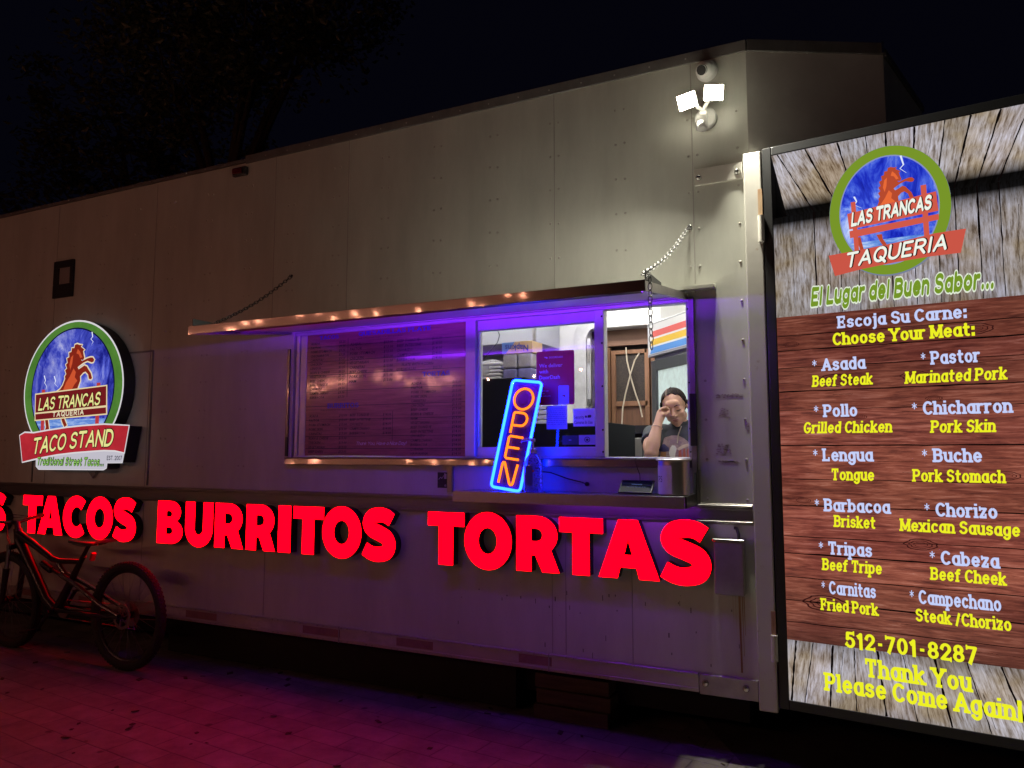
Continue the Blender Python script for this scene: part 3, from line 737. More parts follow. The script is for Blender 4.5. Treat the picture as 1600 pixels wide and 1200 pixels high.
# junction box with rust streak
jb = MB(); jb.box(-.703, -.562, -.075, 0, .800, 1.058); jbx = jb.build('junction_box', mat('box_paint', (.34, .32, .30), rough=.45, var=.3, vscale=6), trailer, bevel=.006)
jb = MB(); jb.box(-.708, -.557, -.082, .0, 1.059, 1.072); jb.build('box_lid', M['chrome'], jbx, bevel=.002, seg=1)
jb = MB(); jb.tube([(-.59, -.02, 1.06), (-.59, -.02, 1.09), (-.60, -.01, 1.12), (-.61, .0, 1.12)], .008, n=8); jb.build('cable_gland', M['black'], jbx)
rs = MB()
for (x0, x1, z0) in ((-.603, -.592, .42), (-.578, -.574, .60), (-.586, -.582, .50), (-.618, -.616, .58), (-.63, -.628, .55)):
    rs.add([(x0, -.0016, .798), (x1, -.0016, .798), (x1 + .002, -.0016, z0), (x0 + .004, -.0016, z0)], [(0, 1, 2, 3)])
rs.build('rust_streak', M['rust'], jbx, fixn=False)
# chassis, tanks and boxes under the floor
ub = MB(); ub.box(TX0, -.6, .25, .40, .10, .338); ub.box(TX0, -.6, 1.9, 2.05, .10, .338); ub.box(-4.79, -1.9, .16, 2.3, .015, .297); ub.box(-1.9, -.6, .9, 2.3, .05, .30)
ub.build('chassis', M['dark'], trailer)
# ------------------------------------------------------------------ serving window
wf = MB()
y0, y1 = .012, .075
def fr(x0, x1, z0, z1, a=y0, b=y1): wf.box(x0, x1, a, b, z0, z1)
fr(OX0, OX1, OZ1 - .022, OZ1 - .001); fr(OX0, OX1, OZ0 + .001, OZ0 + .012)
fr(-3.488, -3.46, 1.472, 2.288); fr(-3.457, -3.405, 1.472, 2.288, .02, .07); fr(-2.158, -2.090, 1.472, 2.288, -.004, .07)
fr(-2.088, -1.300, 2.225, 2.287, .018, .066); fr(-2.088, -1.300, 1.473, 1.528, .018, .066); fr(-2.088, -2.076, 1.529, 2.224, .018, .066)
fr(-1.342, -1.287, 1.473, 2.287, .004, .068)
fr(-.832, -.813, 1.472, 2.287, .0, .07)
wfo = wf.build('window_frame', M['alu'], trailer, bevel=.003, seg=1)
ws = MB(); 
for z in (1.50, 1.62, 1.86, 2.10, 2.25): ws.lathe([(.006, 0), (.004, -.003)], (-1.298, .004, z), n=8, axis='y'); ws.lathe([(.005, 0), (.004, -.003)], (-.822, 0, z), n=8, axis='y')
ws.build('frame_screw', M['black'], wfo)
gl_ = MB(); gl_.box(-2.076, -1.342, .044, .048, 1.528, 2.225); gl_.build('window_pane', M['glass'], wfo)
# outer flange of the opening, sill and jambs
fl = MB(); fl.box(-3.53, -.672, -.080, 0, 2.344, 2.352); fl.box(-3.53, -.672, -.0045, 0, 2.353, 2.378); fl.box(-3.53, -.672, -.084, -.0805, 2.336, 2.3525); fl.build('header_flange', M['paint'], trailer)
sl = MB(); sl.slab([[(-.030, 1.418), (.01, 1.418), (.01, 1.456), (-.026, 1.456)]], lambda a, b: (-3.53, a, b), lambda a, b: (-.815, a, b), back=True); sl.box(-3.53, -.815, -.034, .07, 1.456, 1.4615); sl.build('window_sill', M['steel'], trailer, bevel=.001, seg=1)
jb = MB(); jb.box(-3.545, -3.525, -.012, .012, 1.60, 2.20); jb.build('jamb_strip', M['steel'], trailer)
jb = MB(); jb.box(-3.545, -3.526, -.013, .012, 1.47, 1.60); jb.build('jamb_lock', M['black'], trailer)
jb = MB(); jb.box(-.812, -.786, -.022, .0, 1.24, 2.31); jm = jb.build('jamb_strip', M['steel_dull'], trailer)
jb = MB(); jb.box(-.815, -.781, -.035, -.0215, 1.53, 1.80); jb.build('latch_bar', M['black'], jm, bevel=.003)
# awning: hinged steel cover propped open
AX0, AX1 = -3.53, -.822
aw = MB()
def AZ(y): return 2.318 + y * (.108 / .83)
aw.slab([[(0, 0), (-.83, 0), (-.83, .012), (0, .012)]], lambda a, b: (AX0, a, AZ(a) + b), lambda a, b: (AX1, a, AZ(a) + b), back=True)
awn = aw.build('awning', mat('awning_sheet', (.66, .66, .66), rough=.34, metal=.1, bump=.04, bscale=1.0, bstretch=(60, 3, 3)), trailer)
aw = MB(); zl = AZ(-.83); aw.slab([[(-.8405, zl - .030), (-.8305, zl - .030), (-.8305, zl + .018), (-.8440, zl + .018)]], lambda a, b: (AX0 - .004, a, b), lambda a, b: (AX1 + .004, a, b), back=True); aw.build('front_lip', M['steel'], awn, bevel=.001, seg=1)
for xx in (AX0 - .003, AX1 - .009):
    aw = MB(); aw.slab([[(-.0, -.018), (-.829, -.028), (-.829, .016), (-.0, .016)]], lambda a, b: (xx, a, AZ(a) + b), lambda a, b: (xx + .012, a, AZ(a) + b), back=True)
    aw.build('side_lip', M['steel_dull'], awn)
for (x0, x1) in ((AX0 + .0, AX0 + .05), (AX1 - .05, AX1)):
    aw = MB(); aw.box(x0, x1, -.80, -.50, AZ(-.8) + .02, AZ(-.8) + .024); aw.box(x0 if x0 < -2 else x1 - .004, x0 + .004 if x0 < -2 else x1, -.82, -.55, AZ(-.8) + .02, AZ(-.8) + .062)
    aw.build('chain_bracket', M['black'], awn)
aw = MB(); zt = AZ(-.80)                                          # unseen trough added to cut the strip's downward light; strip faces back
aw.box(AX0 + .345, -.845, -.8300, -.785, zt - .031, zt - .028); aw.box(AX0 + .345, -.845, -.788, -.785, zt - .0279, zt - .0115); aw.build('led_cutoff_trough', M['black'], awn)
aw = MB(); aw.add([(AX0 + .35, -.822, zt - .010), (-.85, -.822, zt - .010), (-.85, -.818, zt - .024), (AX0 + .35, -.818, zt - .024)], [(0, 1, 2, 3)]); aw.build('led_strip', M['led_purple'], awn, fixn=False)
aw = MB(); aw.tube([(AX0, -.006, 2.327), (AX1, -.006, 2.327)], .012, n=10); aw.build('hinge_rod', M['steel_dull'], awn)
# counter shelf under the window
cs = MB(); cs.box(-2.085, -.800, -.2615, -.002, 1.276, 1.283)
cs.box(-2.085, -2.079, -.261, -.002, 1.226, 1.2755)
shelf = cs.build('counter_shelf', M['steel'], trailer, bevel=.001, seg=1)
cs = MB(); cs.slab([[(-.270, 1.225), (-.262, 1.225), (-.262, 1.284), (-.266, 1.284)]], lambda a, b: (-2.085, a, b), lambda a, b: (-.800, a, b), back=True); cs.build('shelf_lip', mat('lip_steel', (.40, .38, .37), rough=.36, metal=.8, var=.2, vscale=5), shelf, bevel=.001, seg=1)
cs = MB(); cs.box(-1.72, -.84, -.250, -.243, 1.268, 1.2755); cs.build('led_strip', M['led_purple_low'], shelf)
cs = MB(); cs.slab([[(-.26, 1.228), (-.005, 1.228), (-.005, 1.395), (-.03, 1.395), (-.06, 1.29), (-.26, 1.285)]], lambda a, b: (-.799, a, b), lambda a, b: (-.790, a, b), back=True); cs.build('shelf_bracket', M['black'], shelf)
cs = MB(); cs.box(-.798, -.775, -.01, 0, 1.20, 1.41); cs.build('bracket_plate', M['steel_dull'], shelf)
cs = MB(); cs.box(-2.27, -2.235, -.018, 0, 1.26, 1.417); cs.build('shelf_end_plate', M['steel_dull'], shelf)
# ------------------------------------------------------------------ red channel letters
def channel_letter(ch, xl, xr, word, label, z0=.842, h=.303, grp='red channel letters under the serving window'):
    loops, wd = block_letter(ch)
    t = thing('channel_letter', label, 'sign letter', ((xl + xr) / 2, 0, z0), group=grp)
    k = (xr - xl) / wd
    fx = lambda a, b, y: (xl + a * k, y, z0 + b * h)
    f = MB(); f.fill(loops, lambda a, b: fx(a, b, -.0655)); f.build('letter_face', M['red_glow'], t, fixn=False)
    s = MB(); s.slab(loops, lambda a, b: fx(a, b, -.064), lambda a, b: fx(a, b, -.004), front=True, back=True)
    s.build('letter_return', M['letter_side'], t)
    e = MB()
    for l in loops:                                              # thin trim cap round the glowing face
        n = len(l); c = (sum(p[0] for p in l) / n, sum(p[1] for p in l) / n)
        e.add([fx(a, b, -.0672) for a, b in l] + [fx(a, b, -.0640) for a, b in l], [(i, (i + 1) % n, n + (i + 1) % n, n + i) for i in range(n)])
    e.build('trim_cap', M['letter_trim'], t)
M['letter_side'] = mat('letter_return', (.012, .010, .011), rough=.4)
M['letter_trim'] = mat('letter_trim_cap', (.10, .004, .006), rough=.35)
channel_letter('S', -6.77, -6.514, '', 'red lit channel letter S cut off at the left edge, left of TACOS')
for ch, a, b, lb in (('T', -6.285, -6.03, 'red lit channel letter T at the start of the word TACOS, behind the handlebar'),
                     ('A', -6.075, -5.762, 'red lit channel letter A in the word TACOS'),
                     ('C', -5.763, -5.482, 'red lit channel letter C in the word TACOS'),
                     ('O', -5.477, -5.173, 'red lit channel letter O in the word TACOS, above the bicycle saddle'),
                     ('S', -5.170, -4.915, 'red lit channel letter S at the end of the word TACOS'),
                     ('B', -4.685, -4.422, 'red lit channel letter B at the start of the word BURRITOS'),
                     ('U', -4.399, -4.129, 'red lit channel letter U in the word BURRITOS'),
                     ('R', -4.109, -3.840, 'red lit channel letter R directly after the U in the word BURRITOS'),
                     ('R', -3.817, -3.556, 'red lit channel letter R directly before the I in the word BURRITOS'),
                     ('I', -3.533, -3.426, 'red lit channel letter I in the word BURRITOS'),
                     ('T', -3.405, -3.153, 'red lit channel letter T in the word BURRITOS'),
                     ('O', -3.164, -2.856, 'red lit channel letter O in the word BURRITOS'),
                     ('S', -2.852, -2.603, 'red lit channel letter S at the end of the word BURRITOS'),
                     ('T', -2.370, -2.122, 'red lit channel letter T at the start of the word TORTAS'),
                     ('O', -2.122, -1.818, 'red lit channel letter O in the word TORTAS'),
                     ('R', -1.789, -1.530, 'red lit channel letter R in the word TORTAS'),
                     ('T', -1.530, -1.281, 'red lit channel letter T in the middle of the word TORTAS'),
                     ('A', -1.306, -.979, 'red lit channel letter A in the word TORTAS, below the tablet'),
                     ('S', -.977, -.721, 'red lit channel letter S at the end of the word TORTAS, beside the junction box')):
    channel_letter(ch, a, b, '', lb)

# ------------------------------------------------------------------ printed logo pieces (shared by both signs)
CX, CZ, RX, RZ = -5.677, 1.998, .602, .540          # ring of the round sign
def nrm(pts): return [((a - CX) / RX, (b - CZ) / RZ) for a, b in pts]
HORSE = nrm([(-5.633, 2.355), (-5.60, 2.345), (-5.57, 2.345), (-5.585, 2.33), (-5.538, 2.303), (-5.555, 2.295), (-5.548, 2.27), (-5.535, 2.238), (-5.548, 2.222), (-5.575, 2.226), (-5.56, 2.215), (-5.50, 2.232), (-5.46, 2.238), (-5.435, 2.236), (-5.414, 2.217), (-5.425, 2.20), (-5.447, 2.198), (-5.495, 2.213), (-5.545, 2.200), (-5.583, 2.183), (-5.612, 2.168), (-5.598, 2.15), (-5.573, 2.160), (-5.53, 2.178), (-5.500, 2.168), (-5.475, 2.14), (-5.447, 2.112), (-5.430, 2.074), (-5.442, 2.064), (-5.468, 2.070), (-5.480, 2.105), (-5.512, 2.128), (-5.540, 2.122), (-5.575, 2.095), (-5.57, 2.06), (-5.603, 1.992), (-5.66, 1.975), (-5.83, 1.962), (-5.90, 1.955), (-5.86, 1.978), (-5.815, 2.0), (-5.785, 2.03), (-5.758, 2.082), (-5.765, 2.10), (-5.748, 2.12), (-5.765, 2.15), (-5.742, 2.165), (-5.76, 2.195), (-5.738, 2.21), (-5.75, 2.245), (-5.722, 2.255), (-5.728, 2.29), (-5.70, 2.295), (-5.695, 2.325), (-5.665, 2.325), (-5.66, 2.35)])
BELLY = nrm([(-5.66, 2.16), (-5.63, 2.13), (-5.64, 2.09), (-5.605, 2.06), (-5.64, 2.03), (-5.67, 1.99), (-5.78, 1.985), (-5.745, 2.05), (-5.70, 2.10)])
NECK = nrm([(-5.70, 2.25), (-5.672, 2.27), (-5.68, 2.20), (-5.70, 2.15), (-5.715, 2.19)])
CHEEK = nrm([(-5.62, 2.315), (-5.59, 2.29), (-5.56, 2.245), (-5.585, 2.24), (-5.605, 2.27), (-5.635, 2.28)])
HLEG1 = nrm([(-5.985, 1.80), (-5.955, 1.80), (-5.945, 1.75), (-5.925, 1.68), (-5.945, 1.655), (-5.985, 1.655), (-5.968, 1.70), (-5.985, 1.755)])
HLEG2 = nrm([(-5.80, 1.80), (-5.745, 1.80), (-5.74, 1.76), (-5.705, 1.71), (-5.735, 1.695), (-5.765, 1.735)])
def grow_poly(P, d):
    n = len(P); out = []
    area = sum(P[i][0] * P[(i + 1) % n][1] - P[(i + 1) % n][0] * P[i][1] for i in range(n)); s = 1 if area > 0 else -1
    for i in range(n):
        a, b, c = P[i - 1], P[i], P[(i + 1) % n]
        n1 = (b[1] - a[1], a[0] - b[0]); n2 = (c[1] - b[1], b[0] - c[0])
        l1 = math.hypot(*n1) or 1; l2 = math.hypot(*n2) or 1
        v = (n1[0] / l1 + n2[0] / l2, n1[1] / l1 + n2[1] / l2); l = math.hypot(*v) or 1
        out.append((b[0] + s * v[0] / l * d, b[1] + s * v[1] / l * d))
    return out
def bolt_line(pts, w):
    n = len(pts); return [(a - w * (1 - i / n), b) for i, (a, b) in enumerate(pts)] + [(a + w * (1 - i / n), b) for i, (a, b) in reversed(list(enumerate(pts)))]

# ------------------------------------------------------------------ round logo sign on the wall
YF = -.11
logo = thing('logo_sign', 'deep oval lit logo sign with a rearing horse and a TACO STAND ribbon, above TACOS', 'sign', (CX, 0, 1.36))
def fy(off): return lambda a, b: (a, YF - off, b)
body_out = arc(CX, CZ, RX, RZ, 218, -38, 48)
outline = [(-5.245, 1.712)] + []
ell_o = arc(CX, CZ, RX, RZ, 0, 360, 64)[:-1]
rib_top = [(-6.302, 1.633), (-6.24, 1.655), (-6.12, 1.65), (-5.929, 1.669), (-5.70, 1.688), (-5.506, 1.699), (-5.26, 1.706), (-4.977, 1.694)]
rib_bot = [(-5.016, 1.496), (-5.12, 1.512), (-5.246, 1.515), (-5.40, 1.508), (-5.598, 1.498), (-5.80, 1.482), (-5.967, 1.462), (-6.12, 1.440), (-6.246, 1.419)]
ribbon = rib_top + rib_bot
plaque = [(-6.072, 1.47), (-5.60, 1.49), (-5.233, 1.52), (-5.016, 1.50), (-5.033, 1.420), (-5.205, 1.418), (-5.21, 1.378), (-5.24, 1.366), (-6.03, 1.362), (-6.065, 1.385)]
sd = MB()
for lp, o_ in ((ell_o, .0), (ribbon, .0006), (plaque, .0003)):
    sd.slab([lp], lambda a, b: (a, YF + .004 + o_, b), lambda a, b: (a, -.004 - o_, b), back=False)
sd.build('sign_can', mat('sign_can_black', (.010, .010, .011), rough=.45), logo)
LOGO_S = .9
c_white = glow('lit_white', lin(226, 222, 226), LOGO_S)
f = MB(); f.fill([grow_poly(ell_o, .012)], fy(.0)); f.fill([grow_poly(ribbon, .012)], fy(.0052)); f.fill([grow_poly(plaque, .006)], fy(.0042)); f.build('white_border', c_white, logo, fixn=False)
f = MB(); f.fill([arc(CX, CZ, RX - .002, RZ - .002, 0, 360, 72)[:-1]], fy(.0012)); f.build('green_ring', backlit('lit_green', [(.3, lin(70, 118, 45)), (.7, lin(92, 142, 60))], 6, (1, 1, 1), s=LOGO_S), logo, fixn=False)
f = MB(); f.fill([arc(CX, CZ, .513, .492, 0, 360, 72)[:-1]], fy(.0018)); f.build('ring_edge', glow('lit_navy', lin(22, 24, 60), .8), logo, fixn=False)
storm = [(.33, lin(14, 12, 62)), (.43, lin(34, 40, 146)), (.51, lin(84, 96, 212)), (.59, lin(164, 172, 240)), (.68, lin(238, 238, 252))]
f = MB(); f.fill([arc(CX, CZ, .500, .480, 0, 360, 72)[:-1]], fy(.0024)); f.build('storm_sky', backlit('lit_storm', storm, 2.4, (1.5, 1, .8), distort=.6, s=.98, blotch=(.40, .40, .66), bscale=2.0), logo, fixn=False)
f = MB(); sea = [(a, b) for a, b in arc(CX, CZ, .4985, .4785, 0, 360, 72)[:-1] if b < 1.752]; f.fill([[(CX - .4985 * math.sqrt(1 - ((1.757 - CZ) / .4785) ** 2), 1.757)] + [q for q in sea] + [(CX + .4985 * math.sqrt(1 - ((1.757 - CZ) / .4785) ** 2), 1.757)]], fy(.0030))
f.build('sea', backlit('lit_sea', [(.35, lin(60, 95, 190)), (.5, lin(110, 150, 225)), (.65, lin(175, 200, 245))], 6, (1.2, 1, 7), s=.9), logo, fixn=False)
f = MB()
for pts in ([(-5.46, 2.44), (-5.45, 2.40), (-5.47, 2.385), (-5.44, 2.36), (-5.46, 2.34)], [(-6.03, 2.12), (-6.01, 2.08), (-6.02, 2.06), (-5.99, 2.03), (-6.0, 2.0)], [(-5.90, 2.11), (-5.88, 2.07), (-5.89, 2.05), (-5.85, 2.02)]):
    f.fill([bolt_line(pts, .006)], fy(.0033))
f.build('lightning', glow('lit_lightning', lin(235, 240, 255), 1.0), logo, fixn=False)
un = lambda P: [(CX + a * RX, CZ + b * RZ) for a, b in P]
f = MB()
for i, P in enumerate((HORSE, HLEG1, HLEG2)): f.fill([grow_poly(un(P), .011)], fy(.0036))
f.build('horse_outline', glow('lit_cream', lin(240, 225, 190), .9), logo, fixn=False)
f = MB()
for P in (HORSE, HLEG1, HLEG2): f.fill([un(P)], fy(.0042))
f.build('horse', glow('lit_maroon', lin(138, 40, 26), .9), logo, fixn=False)
f = MB()
for P in (BELLY, NECK, CHEEK): f.fill([un(P)], fy(.0048))
f.build('horse_highlight', glow('lit_orange', lin(214, 88, 50), .9), logo, fixn=False)
f = MB()
for q in ([(-6.047, 2.005), (-6.004, 2.003), (-5.99, 1.655), (-6.033, 1.655)], [(-5.370, 2.034), (-5.327, 2.034), (-5.320, 1.69), (-5.364, 1.69)]): f.fill([q], fy(.0050))
f.build('fence_post', glow('lit_post', lin(190, 60, 66), .9), logo, fixn=False)
b1 = [(-6.121, 1.965), (-5.255, 2.004), (-5.245, 1.856), (-6.112, 1.818)]; b2 = [(-6.112, 1.806), (-5.246, 1.840), (-5.240, 1.793), (-6.106, 1.760)]
f = MB(); f.fill([[(-6.132, 1.975), (-5.245, 2.014), (-5.228, 1.783), (-6.118, 1.750)]], fy(.0056)); f.build('board_border', glow('lit_cream2', lin(238, 220, 170), .9), logo, fixn=False)
f = MB(); f.fill([b1], fy(.0062)); f.fill([b2], fy(.0062)); f.build('name_board', glow('lit_brown', lin(118, 28, 32), .9), logo, fixn=False)
f = MB(); f.fill([ribbon], fy(.0062)); f.build('ribbon', backlit('lit_red', [(.3, lin(160, 32, 44)), (.7, lin(196, 48, 58))], 3, (1, 1, 1), s=.95), logo, fixn=False)
f = MB(); f.fill([plaque], fy(.0050)); f.build('base_plate', glow('lit_base_white', lin(206, 202, 214), .85), logo, fixn=False)
fo = lambda z: (lambda a, b, o_: (a, YF - z - o_, b))
ink = MB(); let = MB()
rise1 = lambda s: .026 * s
for mb, gw, zz in ((ink, .055, .0072), (let, 0, .0095)):
    letter_text(mb, 'LAS TRANCAS', -6.075, 1.832, .105, fo(zz), width=.775, hw=.085, spacing=.07, slant=.22, grow=gw, wob=.12, rise=rise1)
    letter_text(mb, 'TACO STAND', -6.125, 1.475, .135, fo(zz), width=1.00, hw=.085, spacing=.08, slant=.24, grow=gw, wob=.12, rise=lambda s: .064 * math.sin(s * 1.57))
ink.build('lettering_shadow', glow('lit_ink', lin(36, 14, 14), .6), logo, fixn=False)
let.build('lettering', glow('lit_letters', lin(236, 232, 150), .95), logo, fixn=False)
t_ = MB(); letter_text(t_, 'TAQUERIA', -5.89, 1.776, .043, fo(.0075), width=.39, hw=.10, spacing=.22, slant=.05, rise=lambda s: .013 * s); t_.build('lettering', glow('lit_cream3', lin(236, 224, 190), .9), logo, fixn=False)
ink = MB(); let = MB()
letter_text(ink, 'Traditional Street Tacos...', -6.055, 1.392, .065, fo(.0062), width=.83, hw=.10, spacing=.10, slant=.22, grow=.06)
letter_text(let, 'Traditional Street Tacos...', -6.055, 1.392, .065, fo(.0085), width=.83, hw=.075, spacing=.15, slant=.22)
ink.build('lettering_shadow', glow('lit_dkgreen', lin(40, 66, 26), .6), logo, fixn=False); let.build('lettering', glow('lit_ltgreen', lin(140, 196, 92), .95), logo, fixn=False)
t_ = MB(); letter_text(t_, 'EST. 2007', -5.206, 1.437, .034, fo(.0062), width=.172, hw=.085, spacing=.12); t_.build('lettering', glow('lit_ink2', lin(24, 22, 60), .6), logo, fixn=False)

# ------------------------------------------------------------------ big backlit menu sign (door swung out at the corner)
SW, SZ0, SZ1 = 1.17, .293, 3.028
sign = thing('menu_sign', 'tall black-framed backlit menu sign listing meats on a wood-plank print, hinged at the trailer corner', 'sign', (-.42, -.055, SZ0), (0, 0, R_(-6.5)))
# local: x along the face, -y towards the viewer, z up from SZ0
def sl_(y): return lambda u, z: (u, -y, z - SZ0)
def s3(y): return lambda u, z, o_: (u, -y - o_, z - SZ0)
fm = MB(); H_ = SZ1 - SZ0; fw_ = .045
fm.box(0, fw_, 0, .09, 0, H_); fm.box(SW - fw_, SW, 0, .09, 0, H_); fm.box(fw_, SW - fw_, .0, .09, 0, fw_); fm.box(fw_, SW - fw_, .0, .09, H_ - fw_, H_)
fm.box(fw_ - .002, SW - fw_ + .002, .075, .088, fw_ - .002, H_ - fw_ + .002)
fm.build('frame', mat('sign_frame', (.010, .010, .011), rough=.38), sign, local=True, bevel=.004)
gz1, gz0 = 2.158, .616                                            # grey planks above / below the red planks
U0, U1, Z0, Z1 = fw_, SW - fw_, SZ0 + fw_, SZ1 - fw_
grey = [(.29, lin(62, 50, 48)), (.40, lin(140, 128, 122)), (.51, lin(192, 187, 194)), (.66, lin(228, 228, 248))]
tz = lambda z: z - SZ0
painted_glowT = [(tz(2.15), .62), (tz(2.40), .74), (tz(2.55), .60), (tz(2.60), .30), (tz(2.63), .010), (tz(2.692), .006), (tz(2.722), .45), (tz(2.76), .92), (tz(2.86), .95), (tz(2.98), .8)]  # dark band and falloff of the backlight painted into the emission strength
mg = backlit('grey_planks', grey, 24.0, (3.2, .42, 1), detail=12.0, distort=.12, s=1.06, blotch=(.70, .58, .37), bscale=5.0, tube=painted_glowT, uv=True, tone=.5)
painted_glowB = [(tz(.33), .70), (tz(.42), .92), (tz(.52), .95), (tz(.58), .72), (tz(.62), .45)]
mgb = backlit('grey_planks_low', grey, 24.0, (3.2, .42, 1), detail=12.0, distort=.12, s=1.04, blotch=(.70, .58, .37), bscale=5.0, tube=painted_glowB, uv=True, tone=.5)
redp = [(.22, lin(46, 24, 26)), (.38, lin(104, 56, 48)), (.52, lin(148, 82, 66)), (.64, lin(178, 112, 94)), (.78, lin(214, 176, 166))]
painted_glowR = [(tz(.616), .35), (tz(.72), .62), (tz(.95), .90), (tz(1.3), .98), (tz(1.65), .92), (tz(1.9), .72), (tz(2.05), .56), (tz(2.158), .62)]
mr_ = backlit('red_planks', redp, 14.0, (5, .40, 1), detail=12.0, distort=.45, s=1.2, blotch=(.66, .56, .62), bscale=3.2, tube=painted_glowR, uv=True, tone=.8)
TOPC = ((.075, .235), (.205, .345), (.352, .425), (.475, .50), (.56, .562), (.68, .655), (.80, .75), (.90, .82), (1.01, .905), (1.115, .985))
LOWC = ((.085, .055), (.16, .115), (.245, .225), (.335, .335), (.43, .455), (.53, .575), (.65, .705), (.77, .845), (.89, .985), (.985, 1.09))
REDC = [2.158, 2.063, 1.99, 1.905, 1.79, 1.70, 1.53, 1.37, 1.245, 1.10, 1.02, .91, .80, .70, .616]
def clampu(q): return (min(max(q[0], U0), U1), q[1])
ed = [(-.08, .11)] + list(TOPC) + [(1.30, 1.10), (1.5, 1.22)]
qs = []
for (a, b), (c, d) in zip(ed[:-1], ed[1:]):
    q = [clampu((b, 2.66)), clampu((d, 2.66)), clampu((c, Z1)), clampu((a, Z1))]
    if q[1][0] - q[0][0] > .001 or q[2][0] - q[3][0] > .001: qs.append(q)
up = [U0] + [b for a, b in TOPC if U0 < b < U1] + [U1]
for i in range(len(up) - 1): qs.append([(up[i], gz1), (up[i + 1], gz1), (up[i + 1], 2.66), (up[i], 2.66)])
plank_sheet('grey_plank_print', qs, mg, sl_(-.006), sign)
lo = [(U0, U0 - .04)] + list(LOWC) + [(U1, U1 + .06)]
qs = [[clampu((a[1], Z0)), clampu((b[1], Z0)), clampu((b[0], gz0)), clampu((a[0], gz0))] for a, b in zip(lo[:-1], lo[1:])]
plank_sheet('grey_plank_print', qs, mgb, sl_(-.006), sign)
qs = [[(U0, z0_), (U0, z1_), (U1, z1_), (U1, z0_)] for z1_, z0_ in zip(REDC[:-1], REDC[1:])]
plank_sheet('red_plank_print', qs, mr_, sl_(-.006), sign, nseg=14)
gp = MB()
def crack(p0, p1, w0, w1=None):
    w1 = w0 if w1 is None else w1; n = 14; L = []; Rr = []
    dx, dz = p1[0] - p0[0], p1[1] - p0[1]; l = math.hypot(dx, dz); nx, nz = -dz / l, dx / l
    for i in range(n + 1):
        t = i / n; j = rng.uniform(-.0012, .0012); ww = (w0 + (w1 - w0) * t) * rng.uniform(.5, 1.2) / 2
        c = (p0[0] + dx * t + nx * j, p0[1] + dz * t + nz * j); L.append((c[0] + nx * ww, c[1] + nz * ww)); Rr.append((c[0] - nx * ww, c[1] - nz * ww))
    lp = L + Rr[::-1]
    if all(U0 <= q[0] <= U1 for q in lp): gp.fill([lp], sl_(-.0045))
for i, (ut, ub) in enumerate(TOPC):
    crack((ut, Z1 - .001), (ub, 2.665), .010 if i % 3 else .005, .007); crack((ub, 2.66), (ub, gz1 + .001), .006 if i % 2 else .010, .004)
for i, (ut, ub) in enumerate(LOWC): crack((ut, gz0 - .001), (ub, Z0 + .001), .005 if i % 2 else .010)
for (a, b, c, d) in ((.13, 2.55, .135, 2.20), (.30, 2.45, .298, 2.25), (.69, 2.30, .685, 2.17), (.95, 2.6, .955, 2.2), (1.05, 2.55, 1.04, 2.3), (.43, 2.9, .45, 2.8), (.75, 2.95, .72, 2.8), (.29, .60, .27, .45), (.60, .55, .62, .36), (.82, .50, .86, .36)): crack((a, b), (c, d), .002)
for i, z in enumerate(REDC[1:-1]): crack((U0 + .001, z), (U1 - .001, z), .0065 if i % 2 else .004)
for i in range(26):
    z = rng.uniform(.64, 2.14); a = rng.uniform(U0, U1 - .2); crack((a, z), (a + rng.uniform(.05, .2), z + rng.uniform(-.004, .004)), .0016)
gp.build('plank_gaps', glow('plank_gap_black', lin(26, 16, 16), .35), sign, local=True, fixn=False)
# knots in the red planks
kn = MB()
for (u, z, rr_) in ((.30, 1.835, .05), (.63, 1.84, .035), (.87, 2.03, .04), (.11, 2.02, .022), (.70, 1.735, .02), (.22, .80, .06), (.62, 1.095, .04), (.95, 1.40, .03), (.14, 1.27, .02), (.40, 1.66, .018)):
    for q in (1.0, .70, .42):
        n = 20; a = [(u + rr_ * 1.6 * q * math.cos(6.283 * i / n) * (1 + .12 * math.sin(i * 2.1)), z + rr_ * .62 * q * math.sin(6.283 * i / n)) for i in range(n)]
        b = [(u + (x - u) * .90, z + (y - z) * .86) for x, y in a]
        kn.add([sl_(-.0048)(*p_) for p_ in a] + [sl_(-.0048)(*p_) for p_ in b], [(i, (i + 1) % n, n + (i + 1) % n, n + i) for i in range(n)])
kn.build('wood_knots', glow('knot_brown', lin(66, 28, 26), .7), sign, local=True, fixn=False)
blue = MB(); yel = MB()
def two(mb, txt, u0, u1, z, h, **k): letter_text(mb, txt, u0, z, h, s3(-.0035), width=u1 - u0, slab=True, **k)
two(blue, 'Escoja Su Carne:', .322, .842, 2.080, .058, hw=.14, spacing=.11); two(yel, 'Choose Your Meat:', .297, .868, 2.000, .060, hw=.145, spacing=.10)
for t_, a_, b_, z_ in (('* Asada', .199, .432, 1.882), ('* Pastor', .655, .88, 1.884), ('* Pollo', .199, .390, 1.663), ('* Chicharron', .610, .983, 1.663), ('* Lengua', .188, .447, 1.456), ('* Buche', .640, .866, 1.455),
                       ('* Barbacoa', .187, .507, 1.223), ('* Chorizo', .639, .909, 1.220), ('* Tripas', .198, .426, 1.026), ('* Cabeza', .650, .905, 1.015)):
    two(blue, t_, a_, b_, z_, .060, hw=.14, spacing=.11)
for t_, a_, b_, z_ in (('* Carnitas', .204, .434, .845), ('* Campechano', .566, .903, .840)): two(blue, t_, a_, b_, z_, .060, hw=.14, spacing=.11)
for t_, a_, b_, z_ in (('Beef Steak', .199, .462, 1.808), ('Marinated Pork', .591, .975, 1.804), ('Grilled Chicken', .151, .533, 1.587), ('Pork Skin', .681, .924, 1.583)):
    two(yel, t_, a_, b_, z_, .055, hw=.14, spacing=.11, slant=.16)
